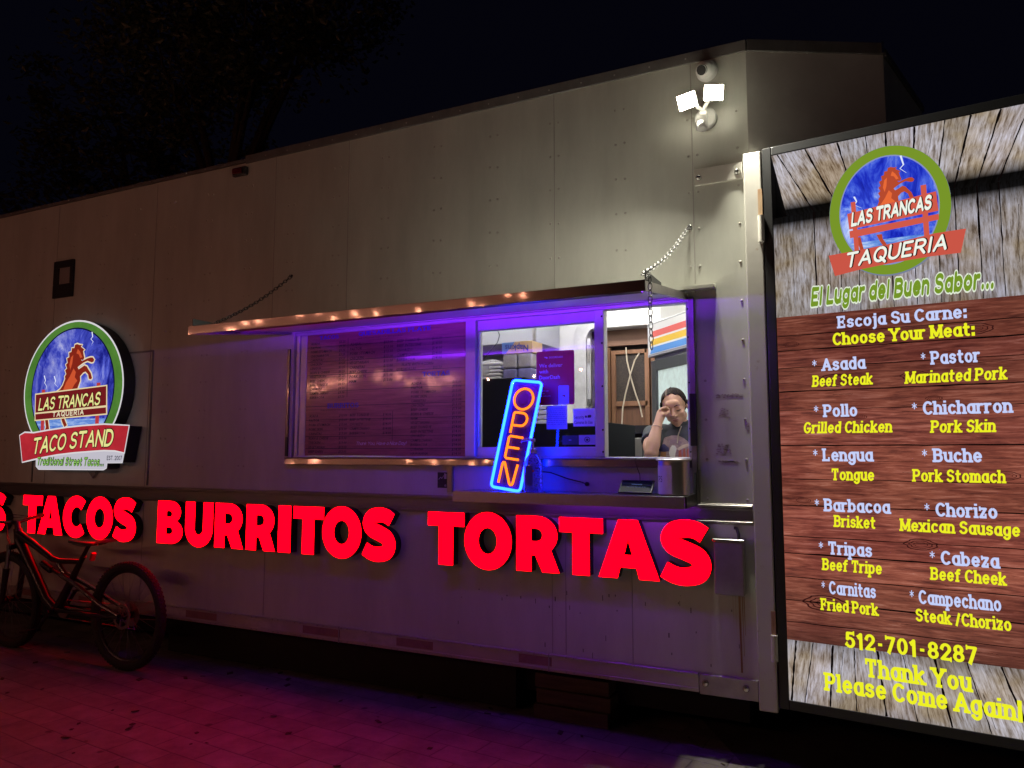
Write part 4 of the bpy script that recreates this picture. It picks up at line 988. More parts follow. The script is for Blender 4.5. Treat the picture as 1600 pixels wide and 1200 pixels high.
for t_, a_, b_, z_ in (('Tongue', .267, .450, 1.368), ('Pork Stomach', .602, .946, 1.369), ('Brisket', .271, .446, 1.153), ('Mexican Sausage', .543, .985, 1.150), ('Beef Tripe', .213, .464, .952), ('Beef Cheek', .652, .927, .947)):
    two(yel, t_, a_, b_, z_, .055, hw=.14, spacing=.11, slant=.08)
two(yel, 'Fried Pork', .201, .440, .769, .055, hw=.145, spacing=.10); two(yel, 'Steak /Chorizo', .587, .934, .764, .055, hw=.145, spacing=.10)
letter_text(yel, '512-701-8287', .299, .613, .072, s3(-.0035), width=.51, hw=.14, spacing=.11, slab=True)
two(yel, 'Thank You', .376, .782, .496, .082, hw=.145, spacing=.10); two(yel, 'Please Come Again!', .205, .955, .408, .082, hw=.145, spacing=.10)
blue.build('lettering', glow('lit_paleblue', lin(196, 208, 250), 1.0), sign, local=True, fixn=False)
yel.build('lettering', glow('lit_yellow', lin(238, 240, 36), 1.0), sign, local=True, fixn=False)
hal = MB(); grn = MB(); shd = MB()
for mb, gw, zz, dx in ((hal, .075, -.0042, 0), (grn, 0, -.0022, 0)):
    letter_text(mb, 'El Lugar del Buen Sabor...', .205 + dx, 2.196, .095, s3(zz), width=.75, hw=.125, spacing=.09, slant=.26, grow=gw, wob=.14, dz=1.2e-5)
hal.build('lettering_outline', glow('lit_halo', lin(226, 236, 214), 1.0), sign, local=True, fixn=False)
grn.build('lettering', glow('lit_olive', lin(116, 148, 40), 1.0), sign, local=True, fixn=False)
# round logo raised on the sign
cu, cz, ru, rz = .5585, 2.603, .248, .299
un2 = lambda P: [(cu + a * ru * 1.03, cz + b * rz * 1.0) for a, b in P]
lg = MB(); lg.slab([arc(cu, cz, ru, rz, 0, 360, 64)[:-1]], sl_(.030), sl_(-.005)); lgo = lg.build('round_logo', glow('lit_ring_olive', lin(122, 152, 42), .95), sign, local=True)
lg = MB(); lg.slab([arc(cu, cz, ru + .001, rz + .001, 0, 360, 64)[:-1]], sl_(.0295), sl_(-.0045), front=False); lg.build('logo_edge', glow('lit_edge', lin(140, 150, 180), .7), lgo, local=True)
lg = MB(); lg.fill([arc(cu, cz, .205, .256, 0, 360, 64)[:-1]], sl_(.0308)); lg.build('logo_ring_inner', glow('lit_ring_in', lin(150, 160, 220), .8), lgo, local=True, fixn=False)
storm2 = [(.33, lin(22, 28, 146)), (.43, lin(42, 62, 205)), (.51, lin(84, 114, 232)), (.59, lin(156, 180, 246)), (.68, lin(226, 234, 255))]
lg = MB(); lg.fill([arc(cu, cz, .200, .250, 0, 360, 64)[:-1]], sl_(.0314)); lg.build('storm_sky', backlit('lit_storm2', storm2, 5.0, (1.4, 1, .8), distort=.6, s=.98, blotch=(.45, .5, .85), bscale=4), lgo, local=True, fixn=False)
lg = MB(); zs = cz - .135; sea = [q for q in arc(cu, cz, .1995, .2495, 0, 360, 64)[:-1] if q[1] < zs]; sx = .1995 * math.sqrt(1 - ((zs - cz) / .2495) ** 2)
lg.fill([[(cu - sx, zs)] + sea + [(cu + sx, zs)]], sl_(.0320)); lg.build('sea', backlit('lit_sea2', [(.35, lin(60, 105, 205)), (.5, lin(115, 160, 232)), (.65, lin(190, 212, 250))], 12, (1.2, 1, 7), s=.95), lgo, local=True, fixn=False)
lg = MB()
for pts in ([(.62, 2.845), (.63, 2.80), (.615, 2.785), (.64, 2.76)], [(.42, 2.69), (.43, 2.665), (.42, 2.65), (.45, 2.63)]): lg.fill([bolt_line(pts, .004)], sl_(.0322))
lg.build('lightning', glow('lit_lightning2', lin(225, 235, 255), 1.0), lgo, local=True, fixn=False)
lg = MB()
for P in (HORSE, HLEG1, HLEG2): lg.fill([un2(P)], sl_(.0326))
lg.build('horse', glow('lit_horse2', lin(186, 76, 48), .95), lgo, local=True, fixn=False)
lg = MB()
for P in (BELLY, NECK, CHEEK): lg.fill([un2(P)], sl_(.0332))
lg.build('horse_highlight', glow('lit_horse_or', lin(232, 106, 56), 1.0), lgo, local=True, fixn=False)
brd = glow('lit_coral', lin(212, 92, 74), .95)
lg = MB()
lg.fill([[(.405, 2.665), (.425, 2.665), (.432, 2.43), (.412, 2.43)]], sl_(.0338)); lg.fill([[(.693, 2.69), (.715, 2.69), (.718, 2.44), (.697, 2.44)]], sl_(.0338))
lg.fill([[(.388, 2.612), (.752, 2.652), (.757, 2.562), (.394, 2.536)]], sl_(.0344)); lg.fill([[(.394, 2.528), (.757, 2.548), (.757, 2.522), (.396, 2.494)]], sl_(.0344))
lg.build('name_board', brd, lgo, local=True, fixn=False)
lg = MB(); lg.slab([[(.300, 2.424), (.44, 2.432), (.60, 2.445), (.74, 2.462), (.856, 2.464), (.832, 2.362), (.72, 2.362), (.58, 2.355), (.44, 2.342), (.324, 2.324)]], sl_(.038), sl_(.032)); lg.build('ribbon', glow('lit_coral2', lin(206, 88, 72), .95), lgo, local=True)
a_ = MB(); b_ = MB()
for mb, gw, zz, du in ((a_, .03, .0352, .004), (b_, .01, .0366, 0)):
    letter_text(mb, 'LAS TRANCAS', .402 + du, 2.547, .068, s3(zz), width=.335, hw=.105, spacing=.07, slant=.24, grow=gw, wob=.1, rise=lambda s: .026 * s)
for mb, gw, zz, du in ((a_, .03, .0390, .004), (b_, .0, .0406, 0)):
    letter_text(mb, 'TAQUERIA', .368 + du, 2.352, .072, s3(zz), width=.425, hw=.085, spacing=.12, slant=.26, grow=gw, rise=lambda s: .030 * s)
a_.build('lettering_shadow', glow('lit_shadowink', lin(40, 16, 14), .6), lgo, local=True, fixn=False); b_.build('lettering', glow('lit_ivory', lin(240, 246, 234), 1.0), lgo, local=True, fixn=False)

# ------------------------------------------------------------------ floodlight and dome camera
M['flood_rim'] = glow('added_glow_rim', (1.0, .93, .72), 45.0)  # bezels made to glow, added to brighten the wall around the lamp
FL = thing('floodlight', 'twin-head white security floodlight glowing on the upper trailer wall', 'floodlight', (-.70, 0, 3.25))
fl = MB(); fl.lathe([(.058, 0), (.058, -.02), (.05, -.028), (.02, -.03)], (-.70, 0, 3.262), n=24, axis='y'); fl.build('mount', M['white'], FL, smooth=True)
fl = MB(); fl.tube([(-.70, -.02, 3.262), (-.70, -.075, 3.268), (-.70, -.09, 3.262)], .017, n=12); fl.build('arm', M['white'], FL, smooth=True)
for (cx, cz_, yw, rl) in ((-.768, 3.312, 4, 7), (-.632, 3.328, -24, 1)):
    Rm = Matrix.Rotation(R_(-yw), 3, 'Z') @ Matrix.Rotation(R_(21), 3, 'X') @ Matrix.Rotation(R_(-rl), 3, 'Y')
    c = Vector((cx, -.150, cz_)); ux = Rm @ Vector((1, 0, 0)); uy = Rm @ Vector((0, 1, 0)); uz = Rm @ Vector((0, 0, 1))
    hd = MB(); hd.obox(c + uy * .016, ux * .047, uy * .014, uz * .037); ho = hd.build('lamp_head', M['white'], FL, bevel=.006)
    hd = MB(); q = [c + uy * .0012 + ux * i * .042 + uz * j * .032 for i, j in ((-1, -1), (1, -1), (1, 1), (-1, 1))]; hd.add(q, [(0, 1, 2, 3)]); hd.build('lens', M['flood'], ho, fixn=False)
    hd = MB()
    for sx, sz in ((-1, 0), (1, 0), (0, -1), (0, 1)):
        hd.obox(c - uy * .001 + ux * sx * .0445 + uz * sz * .0345, ux * (.0025 if sx else .047), uy * .004, uz * (.0025 if sz else .032))
    hd.build('bezel', M['flood_rim'], ho)
    hd = MB(); hd.tube([tuple(c + uy * .03), (-.70, -.088, 3.275)], .010, n=8); hd.build('swivel', M['white'], ho)
fl = MB(); fl.lathe([(.012, .03), (.030, .02), (.031, -.045), (.026, -.05), (.006, -.052)], (-.705, -.095, 3.218), n=18); fl.ell((-.705, -.118, 3.19), .022, .016, .022); fl.build('motion_sensor', M['white'], FL, smooth=True)
DC = thing('security_camera', 'round white dome security camera under the roof edge above the floodlight', 'camera', (-.690, 0, 3.525))
dc = MB(); dc.lathe([(.056, 0), (.056, -.022), (.047, -.034), (.03, -.036)], (-.690, 0, 3.525), n=28, axis='y'); dc.build('base', M['white'], DC, smooth=True)
dc = MB(); dc.ell((-.694, -.045, 3.522), .040, .040, .040); dc.build('ball', M['white'], DC, smooth=True)
dn = Vector((-.22, -.80, -.50)).normalized(); cc = Vector((-.694, -.045, 3.522)) + dn * .030
dc = MB(); dc.tube([tuple(cc), tuple(cc + dn * .016)], .027, n=20); dc.build('lens', M['black_plastic'], DC)
dc = MB(); dc.tube([tuple(cc + dn * .014 + Vector((0.0253 * math.cos(a) * 1.0, 0.0, 0.0)) * 0 + (dn.cross(Vector((0, 0, 1))).normalized() * math.cos(a) + dn.cross(dn.cross(Vector((0, 0, 1)))).normalized() * math.sin(a)) * .026) for a in [6.283 * i / 24 for i in range(24)]], .0022, n=6, closed=True); dc.build('lens_ring', M['white'], DC)

# ------------------------------------------------------------------ chains
def chain(name, label, pts, link=.030, r=.0028, m=None):
    t = MB(); total = 0
    seg = []
    for i in range(len(pts) - 1):
        a, b = Vector(pts[i]), Vector(pts[i + 1]); seg.append((a, b, (b - a).length))
    k = 0
    for a, b, l in seg:
        n = max(1, int(round(l / (link * .78)))); d = (b - a).normalized()
        s1 = d.cross(Vector((0.3, 0.9, 0.1))).normalized(); s2 = d.cross(s1)
        for i in range(n):
            c = a + (b - a) * ((i + .5) / n); s = s1 if k % 2 else s2; k += 1
            L = []
            for j in range(14):
                th = 6.283 * j / 14; L.append(tuple(c + d * (math.cos(th) * link * .5 ) + s * (math.sin(th) * link * .27)))
            t.tube(L, r, n=6, closed=True)
    o = t.build(name, m, smooth=True); return tag(o, label, 'chain')
cm1 = mat('zinc_chain', (.10, .098, .095), rough=.6, metal=.8)
cm2 = mat('dark_chain', (.05, .045, .045), rough=.4, metal=.8)
def sag(a, b, s, n=6): return [tuple(Vector(a) + (Vector(b) - Vector(a)) * (i / n) + Vector((0, 0, -s * math.sin(math.pi * i / n)))) for i in range(n + 1)]
chain('chain', 'silver chain holding the right end of the awning, loose end hanging down', sag((-.80, -.02, 2.688), (-.842, -.80, 2.262), .035) + [(-.80, -.83, 2.24), (-.80, -.835, 2.10), (-.797, -.835, 1.93)], link=.036, r=.0021, m=cm1)
chain('chain', 'dark thin chain from the wall to the left end of the awning', sag((-3.537, -.01, 2.703), (-3.49, -.70, 2.262), .03), link=.036, m=cm2)
for x, z, lab in ((-.80, 2.69, 'small steel chain hook screwed to the wall below the floodlight'), (-3.537, 2.71, 'small dark chain hook screwed to the dim wall left of the window')):
    h = MB(); h.lathe([(.012, 0), (.012, -.004), (.006, -.008)], (x, 0, z), n=10, axis='y'); h.tube([(x, -.004, z + .004), (x, -.022, z + .004), (x, -.026, z - .008), (x, -.014, z - .014)], .003, n=6)
    tag(h.build('chain_hook', M['chrome']), lab, 'hook', group='chain hooks')
# ------------------------------------------------------------------ menu board in the left pane
MBX0, MBX1, MBZ0, MBZ1 = -3.402, -2.160, 1.474, 2.288
board = thing('menu_board', 'wood-print price board behind glass with TACOS, BURRITOS and TORTAS columns, left in the serving window', 'menu board', (-2.78, .03, MBZ0))
bm_ = mat('board_print', (.40, .155, .13), rough=.30, col2=(.23, .08, .07), vscale=5, vstretch=(.8, 1, 9), coat=1.0, coat_rough=.085)
t = MB(); t.box(MBX0, MBX1, .022, .05, MBZ0, MBZ1); t.build('panel', bm_, board)
t = MB()
for i, z in enumerate((2.20, 2.10, 2.01, 1.90, 1.80, 1.71, 1.60, 1.52)): t.box(MBX0 + .002, MBX1 - .002, .0213, .023, z, z + .003)
t.build('plank_lines', M['ink'], board)
BW, BH = MBX1 - MBX0, MBZ1 - MBZ0
def bf(y): return lambda a, b: (MBX0 + a * BW, y, MBZ1 - b * BH)
tb = MB()
def btext(mb, s, a, b, h, width=None, y=.0205, **k):
    print_text(mb, s, MBX0 + a * BW, MBZ1 - b * BH, h, lambda p, q: (p, y, q), width=None if width is None else width * BW, **k)
def rows(items, price, a, b0, db, wd, h=.0165):
    for i, it in enumerate(items):
        pr_ = price[i] if isinstance(price, (list, tuple)) else price
        b = b0 + i * db
        btext(tb, it, a, b, h, shear=.2, offset=.012, res=1)
        vs, fs, x0, x1 = font_geo(it, .2, .012, 1); lw = (x1 - x0) * h / .70 / BW
        vs, fs, x0, x1 = font_geo(pr_, .2, .012, 1); pw_ = (x1 - x0) * h / .70 / BW
        btext(tb, pr_, a + wd - pw_, b, h, shear=.2, offset=.012, res=1)
        x = a + lw + .006
        while x < a + wd - pw_ - .006:
            tb.box(MBX0 + x * BW, MBX0 + x * BW + .003, .0203, .0207, MBZ1 - b * BH, MBZ1 - b * BH + .003); x += .008
rows(['ASADA', 'PASTOR', 'PORK STOMACH', 'CHICHARRON', 'CARNITAS', 'CHICKEN', 'LENGUA', 'BEAN & CHEESE', 'VEGETARIAN', 'BEEF CHEEK', 'BEEF TONGUE', 'CHORIZO', 'CAMPECHANO', 'BARBACOA'], ['$3.25'] * 10 + ['$3.50'] * 4, .025, .085, .0345, .235)
rows(['ASADA', 'PASTOR', 'PORK STOMACH', 'CHICKEN', 'VEGETARIAN', 'CARNITAS', 'BEEF CHEEK', 'PORK SKIN', 'HAM'], '$13.00', .290, .115, .0375, .275, .0185)
rows(['BEEF TONGUE', 'BEEF INTESTINE', 'CHORIZO', 'CAMPECHANO', 'BARBACOA'], '$14.00', .588, .115, .0375, .27, .0185)
btext(tb, 'PLATE WITH 4 CORN', .62, .305, .017, shear=.2, offset=.012); rows(['QUESADILLAS'], '$15.50', .588, .338, .03, .27)
rows(['ASADA', 'PASTOR', 'PORK STOMACH', 'PORK SKIN', 'CARNITAS', 'CHICKEN', 'BEEF CHEEK', 'BEAN & CHEESE', 'HAM', 'VEGETARIAN', 'BEEF TONGUE', 'BEEF INTESTINE', 'CHORIZO', 'CAMPECHANO', 'BARBACOA', 'CUBANA', 'HAWAIANA'], ['$13.00'] * 7 + ['$11.00', '$13.00', '$13.00'] + ['$14.00'] * 7, .678, .455, .0335, .292)
rows(['ASADA', 'PASTOR', 'PORK STOMACH', 'PORK SKIN', 'CARNITAS', 'BEAN & CHEESE', 'CHICKEN', 'VEGETARIAN', 'BEEF CHEEK'], ['$13.00'] * 5 + ['$10.00', '$13.00', '$13.00', '$13.00'], .025, .685, .0365, .255)
rows(['BEEF TONGUE', 'BEEF INTESTINE', 'CHORIZO', 'CAMPECHANO', 'BARBACOA'], '$14.00', .298, .685, .0365, .262)
for (a, b0, b1) in ((.276, .05, .53), (.567, .65, .88)): tb.box(MBX0 + a * BW, MBX0 + a * BW + .003, .0203, .0207, MBZ1 - b1 * BH, MBZ1 - b0 * BH)
for (a, b, s_) in ((.34, .065, 'SERVED WITH LETTUCE, TOMATO, SOUR CREAM, RICE & BEANS'), (.10, .635, 'SERVED WITH LETTUCE, SOUR CREAM, TOMATO, RICE'), (.70, .415, 'SERVED WITH LETTUCE, TOMATO, MAYO')):
    btext(tb, s_, a, b, .0085, shear=.2, res=1)
tb.build('lettering', M['ink'], board, fixn=False)
tb = MB()
for s_, a, b, h_, wd in (('TACOS', .085, .045, .026, .13), ('QUESADILLAS PLATE', .345, .040, .028, .45), ('TORTAS', .745, .395, .030, .16), ('BURRITOS', .150, .615, .032, .205)):
    letter_text(tb, s_, MBX0 + a * BW, MBZ1 - b * BH, h_, lambda p, q, o_: (p, .0200 - o_, q), width=wd * BW, hw=.13, spacing=.12, slab=True)
tb.build('lettering', mat('board_blue', (.05, .06, .42), rough=.5), board, fixn=False)
tb = MB(); letter_text(tb, 'Thank You, Have a Nice Day!', MBX0 + .34 * BW, MBZ1 - .915 * BH, .022, lambda p, q, o_: (p, .0200 - o_, q), width=.32 * BW, hw=.06, spacing=.09, slant=.35)
tb.build('lettering', mat('board_white', (.62, .50, .62), rough=.5), board, fixn=False)

# ------------------------------------------------------------------ papers on the glass
YG = .040
po = thing('delivery_poster', 'dark red delivery poster with pale writing taped to the window glass', 'poster', (-1.59, YG, 1.767))
t = MB(); t.slab([arc(-1.700, 2.066, .010, .012, 180, 90, 3) + arc(-1.486, 2.066, .010, .012, 90, 0, 3) + arc(-1.486, 1.779, .010, .012, 0, -90, 3) + arc(-1.700, 1.779, .010, .012, 270, 180, 3)], lambda a, b: (a, YG, b), lambda a, b: (a, YG + .0012, b), back=True)
t.build('sheet', mat('poster_red', (.36, .008, .045), rough=.4), po)
t = MB(); fp_ = lambda p, q: (p, YG - .0006, q)
print_text(t, 'DOORDASH', -1.630, 2.036, .011, fp_, width=.085, offset=.02)
t.fill([[(-1.662, 2.046), (-1.645, 2.046), (-1.638, 2.042), (-1.640, 2.036), (-1.650, 2.036), (-1.647, 2.040), (-1.656, 2.040)]], fp_)
for i, s_ in enumerate(('We deliver', 'with', 'DoorDash')): print_text(t, s_, -1.692, 1.985 - i * .034, .022, fp_, offset=.012, width=(.145, .056, .128)[i])
for i, s_ in enumerate(('Get the app', 'or visit', 'doordash.com')): print_text(t, s_, -1.692, 1.846 - i * .015, .0085, fp_)
t.build('lettering', mat('poster_ink', (.62, .55, .66), rough=.5), po, fixn=False)
t = MB(); t.slab([[(-1.573, 1.768), (-1.508, 1.768), (-1.508, 1.872), (-1.512, 1.877), (-1.569, 1.877), (-1.573, 1.872)]], lambda a, b: (a, YG - .0005, b), lambda a, b: (a, YG + .0002, b)); ph = t.build('phone_picture', mat('poster_pale', (.55, .5, .62), rough=.5), po)
t = MB(); t.fill([[(-1.552, 1.822), (-1.535, 1.822), (-1.530, 1.817), (-1.533, 1.812), (-1.542, 1.812), (-1.540, 1.816), (-1.546, 1.817)]], lambda a, b: (a, YG - .0008, b)); t.build('emblem', mat('poster_red2', (.40, .01, .01), rough=.5), ph, fixn=False)
def paper(name, label, x0, x1, z0, z1, m, cat, yy=YG):
    t = MB(); t.box(x0, x1, yy, yy + .001, z0, z1); o = t.build(name, m, None); return o
pp = paper('paper_notice', '', -1.648, -1.521, 1.628, 1.762, mat('faded_paper', (.62, .58, .64), rough=.6, var=.25, vscale=25), '')
tag(pp, 'plain faded paper notice stuck to the glass below the dark red poster', 'notice')
t = MB(); r2 = random.Random(3)
for i in range(9):
    x = -1.638
    while x < -1.535:
        l = r2.uniform(.004, .014); t.add([(x, YG - .0006, 1.742 - i * .011), (x + l, YG - .0006, 1.742 - i * .011), (x + l, YG - .0006, 1.746 - i * .011), (x, YG - .0006, 1.746 - i * .011)], [(0, 1, 2, 3)]); x += l + .004
t.build('writing', mat('faint_ink', (.22, .2, .3), rough=.6), pp, fixn=False)
cs_ = thing('security_notice', 'small white notice reading Security Cameras In Use on the window glass', 'notice', (-1.42, YG, 1.641))
t = MB(); t.box(-1.484, -1.357, YG, YG + .001, 1.642, 1.742); t.build('card', M['white'], cs_)
t = MB(); fp_ = lambda p, q: (p, YG - .0006, q)
print_text(t, 'Security', -1.478, 1.686, .018, fp_, width=.060, offset=.006); print_text(t, 'Cameras In Use', -1.478, 1.656, .018, fp_, width=.108, offset=.006)
t.fill([[(-1.400, 1.690), (-1.380, 1.690), (-1.376, 1.699), (-1.380, 1.706), (-1.398, 1.704)]], fp_); t.fill([arc(-1.408, 1.696, .006, .007, 0, 330, 10)], fp_)
t.build('writing', M['ink'], cs_, fixn=False)
for (x0, x1, z0, z1, m_, lab, nm, seal) in ((-1.551, -1.458, 1.540, 1.592, mat('dark_green_card', (.02, .035, .035), rough=.4), 'dark green card low on the window glass left of the pale card', 'window_card', 0), (-1.452, -1.352, 1.540, 1.594, mat('pale_card', (.42, .40, .46), rough=.5), 'pale card with a round dark seal low on the window glass', 'window_card', 1)):
    o = paper(nm, '', x0, x1, z0, z1, m_, ''); tag(o, lab, 'card', group='cards low on the glass')
    t = MB()
    if seal:
        t.slab([arc(-1.402, 1.568, .017, .016, 0, 345, 16), arc(-1.402, 1.568, .013, .012, 0, 345, 16)], lambda a, b: (a, YG - .0006, b), lambda a, b: (a, YG, b)); t.fill([arc(-1.402, 1.567, .009, .007, 0, 330, 10)], lambda a, b: (a, YG - .0006, b))
        t.build('seal', M['ink'], o, fixn=False)
    else:
        t.fill([[(-1.512, 1.568), (-1.498, 1.568), (-1.494, 1.565), (-1.512, 1.564)]], lambda a, b: (a, YG - .0006, b)); t.build('emblem', mat('card_mark', (.3, .35, .4), rough=.5), o, fixn=False)
sk = thing('wall_sticker', 'small black square sticker with a white mountain line, on the steel below the sill', 'sticker', (-2.30, -.002, 1.284))
t = MB(); t.box(-2.346, -2.276, -.0022, -.001, 1.284, 1.377); t.build('sheet', M['ink'], sk)
t = MB(); fk = lambda p, q: (p, -.0028, q)
for P in ([(-2.340, 1.335), (-2.325, 1.350), (-2.315, 1.343), (-2.303, 1.360), (-2.300, 1.358), (-2.315, 1.338), (-2.325, 1.345), (-2.336, 1.333)],
          [(-2.300, 1.372), (-2.283, 1.368), (-2.283, 1.338), (-2.300, 1.338)], [(-2.299, 1.293), (-2.295, 1.304), (-2.284, 1.304), (-2.284, 1.301), (-2.293, 1.301), (-2.296, 1.293)], [(-2.292, 1.293), (-2.284, 1.293), (-2.284, 1.298), (-2.292, 1.298)]):
    t.fill([P], fk)
t.build('print', mat('sticker_print', (.35, .33, .36), rough=.5), sk, fixn=False)

# ------------------------------------------------------------------ things on the shelf
OH, OWd = .640, .215
op = thing('open_sign', 'leaning neon sign reading OPEN in orange letters inside a blue tube frame, on the shelf', 'neon sign', (-1.800, -.185, 1.284), (R_(-11), R_(7.0), R_(-6)))
ow = OWd / 2 - .013
t = MB(); t.slab([arc(-ow + .02, OH - .033, .02, .02, 180, 90, 4) + arc(ow - .02, OH - .033, .02, .02, 90, 0, 4) + arc(ow - .02, .033, .02, .02, 0, -90, 4) + arc(-ow + .02, .033, .02, .02, 270, 180, 4)], lambda a, b: (a, .008, b), lambda a, b: (a, .014, b), back=True)
t.build('back_panel', mat('smoked_acrylic', (.05, .012, .05), rough=.25), op, local=True)
t = MB(); a_ = OWd / 2 - .012; h0, h1 = .012, OH - .012; rr_ = .022
pth = arc(-a_ + rr_, h1 - rr_, rr_, rr_, 180, 90, 5) + arc(a_ - rr_, h1 - rr_, rr_, rr_, 90, 0, 5) + arc(a_ - rr_, h0 + rr_, rr_, rr_, 0, -90, 5) + arc(-a_ + rr_, h0 + rr_, rr_, rr_, 270, 180, 5)
t.tube([(p_[0], -.006, p_[1]) for p_ in pth], .0078, n=10, closed=True); t.build('tube_frame', M['neon_blue'], op, local=True, smooth=True)
def ntube(name, pths):
    t = MB()
    for p_, cl in pths: t.tube([(x, -.007, z) for x, z in p_], .0068, n=10, closed=cl)
    t.build(name, M['neon_orange'], op, local=True, smooth=True)
ntube('tube_letter', [(arc(0, .524, .061, .060, 0, 360, 28)[:-1], True)])
ntube('tube_letter', [([(-.042, .325), (-.042, .436)] + arc(-.034, .436, .008, .008, 180, 90, 3) + arc(.012, .407, .037, .037, 90, -90, 10) + [(-.040, .370)], False)])
ntube('tube_letter', [([(.046, .305), (-.036, .307), (-.043, .300), (-.043, .188), (-.036, .181), (.046, .181)], False), ([(-.042, .243), (.034, .243)], False)])
ntube('tube_letter', [([(-.052, .040), (-.050, .146), (-.046, .157), (-.038, .157), (-.033, .148), (.018, .046), (.026, .038), (.036, .040), (.040, .050), (.048, .155)], False)])
for x in (-.05, .05):
    t = MB(); t.obox((x, .022, .03), (.012, 0, 0), (0, .010, 0), (0, 0, .03)); t.build('stand_foot', M['black_plastic'], op, local=True)
cd_ = MB(); cd_.tube([(-1.70, -.05, 1.395), (-1.60, -.02, 1.385), (-1.50, -.012, 1.352), (-1.42, -.011, 1.334), (-1.395, -.010, 1.327)], .0035, n=6)
cd_.lathe([(.012, 0), (.012, -.012), (.008, -.016)], (-1.388, -.002, 1.325), n=12, axis='y')
tag(cd_.build('power_cord', M['black_plastic']), 'black power cord running from the neon sign to a grommet in the steel wall', 'cord')

bt = thing('sanitizer_bottle', 'clear pump bottle of sanitizer glowing blue beside the neon sign', 'bottle', (-1.63, -.19, 1.284))
bm2 = mat('bottle_plastic', (.30, .28, .95), rough=.15, trans=.35, alpha=.72, var=.5, vscale=90)  # clear plastic coloured blue: the neon's light painted into the base colour
t = MB(); prof = [(.001, 0), (.050, 0), (.054, .006), (.054, .125), (.051, .155), (.040, .180), (.026, .198), (.017, .206), (.016, .214)]
t.lathe(prof, (0, 0, 0), n=28); t.v = [(x * 1.0, y * .72, z) for x, y, z in t.v]; t.v = [(x - 1.63, y - .19, z + 1.2845) for x, y, z in t.v]
t.build('body', bm2, bt, smooth=True)
t = MB(); t.lathe([(.019, .210), (.020, .230), (.012, .234), (.0055, .236), (.0055, .268), (.012, .270), (.013, .284), (.009, .288)], (-1.63, -.19, 1.284), n=18)
t.tube([(-1.63, -.19, 1.565), (-1.655, -.205, 1.566), (-1.682, -.22, 1.560), (-1.688, -.224, 1.548)], [.008, .0075, .006, .005], n=8); t.build('pump', mat('pump_plastic', (.45, .42, .55), rough=.35, alpha=.9), bt, smooth=True)
t = MB(); t.tube([(-1.632, -.19, 1.50), (-1.628, -.19, 1.30)], .004, n=6); t.build('dip_tube', mat('tube_plastic', (.4, .4, .6), rough=.3), bt)
t = MB(); A_ = [R_(232 + 52 * i / 8) for i in range(9)]
t.add([(-1.63 + .0548 * math.cos(a), -.19 + .0548 * .72 * math.sin(a), z) for z in (1.320, 1.425) for a in A_], [(i, i + 1, 9 + i + 1, 9 + i) for i in range(8)]); t.build('label', mat('bottle_label', (.03, .03, .20), rough=.4), bt, fixn=False)
t = MB(); t.ell((-1.612, -.2316, 1.398), .006, .0015, .006); t.build('label_spot', mat('label_red', (.5, .02, .03), rough=.4), bt)

tab = thing('tablet', 'dark tablet tilted on a low stand on the steel shelf, screen facing out', 'tablet', (-1.085, -.135, 1.284), (R_(-58), 0, R_(4)))
t = MB(); t.box(-.088, .088, -.006, .004, .004, .120); t.build('case', M['black_plastic'], tab, local=True, bevel=.004)
t = MB(); t.box(-.081, .081, -.0068, -.0055, .011, .113); scr = t.build('screen', mat('tablet_screen', (.008, .01, .02), rough=.06, emit=lin(24, 30, 58), es=.12), tab, local=True)
t = MB(); print_text(t, 'Welcome', -.028, .072, .011, lambda p, q: (p, -.0072, q), width=.056); print_text(t, 'Tap here to start your order', -.05, .052, .005, lambda p, q: (p, -.0072, q), width=.10)
t.build('screen_text', glow('screen_text', lin(120, 140, 180), .8), tab, local=True, fixn=False)
t = MB(); t.tube([(-.02, .004, .06), (-.02, .035, .03)], .01, n=8); t.build('stand', M['black_plastic'], tab, local=True)
t = MB(); t.tube([(-1.075, -.06, 1.325), (-1.085, -.03, 1.38), (-1.105, -.04, 1.44), (-1.11, -.025, 1.464), (-1.11, .03, 1.466)], .0022, n=6); tag(t.build('charging_cable', M['black_plastic']), 'thin black cable from the tablet up over the window sill', 'cable')

pot = thing('tip_pot', 'steel pot with a white paper label at the right end of the shelf', 'pot', (-.878, -.14, 1.284))
t = MB(); t.lathe([(.002, 0), (.073, 0), (.077, .004), (.078, .170), (.087, .173), (.089, .178), (.085, .181), (.076, .179), (.074, .02), (.002, .015)], (-.878, -.14, 1.284), n=40); t.build('body', mat('pot_steel', (.62, .60, .60), rough=.34, metal=1.0, bump=.05, bscale=1, bstretch=(5, 5, 300)), pot, smooth=True)
t = MB(); A_ = [R_(196 + 80 * i / 12) for i in range(13)]
t.add([(-.878 + .0786 * math.cos(a), -.14 + .0786 * math.sin(a), z) for z in (1.292, 1.432) for a in A_], [(i, i + 1, 13 + i + 1, 13 + i) for i in range(12)]); lb = t.build('paper_label', M['white'], pot, fixn=False)
t = MB()
def cyl(p, q, o_): 
    a = R_(196) + p / .0786; return (-.878 + (.0790 + o_) * math.cos(a), -.14 + (.0790 + o_) * math.sin(a), q)
letter_text(t, 'TIPS', .004, 1.350, .030, cyl, width=.052, hw=.06, spacing=.15, slant=.1)
t.build('writing', M['ink'], lb, fixn=False)
t = MB(); t.tube([(-.865 + .0, -.2125, 1.29), (-.842, -.203, 1.29)], .0001, n=3)

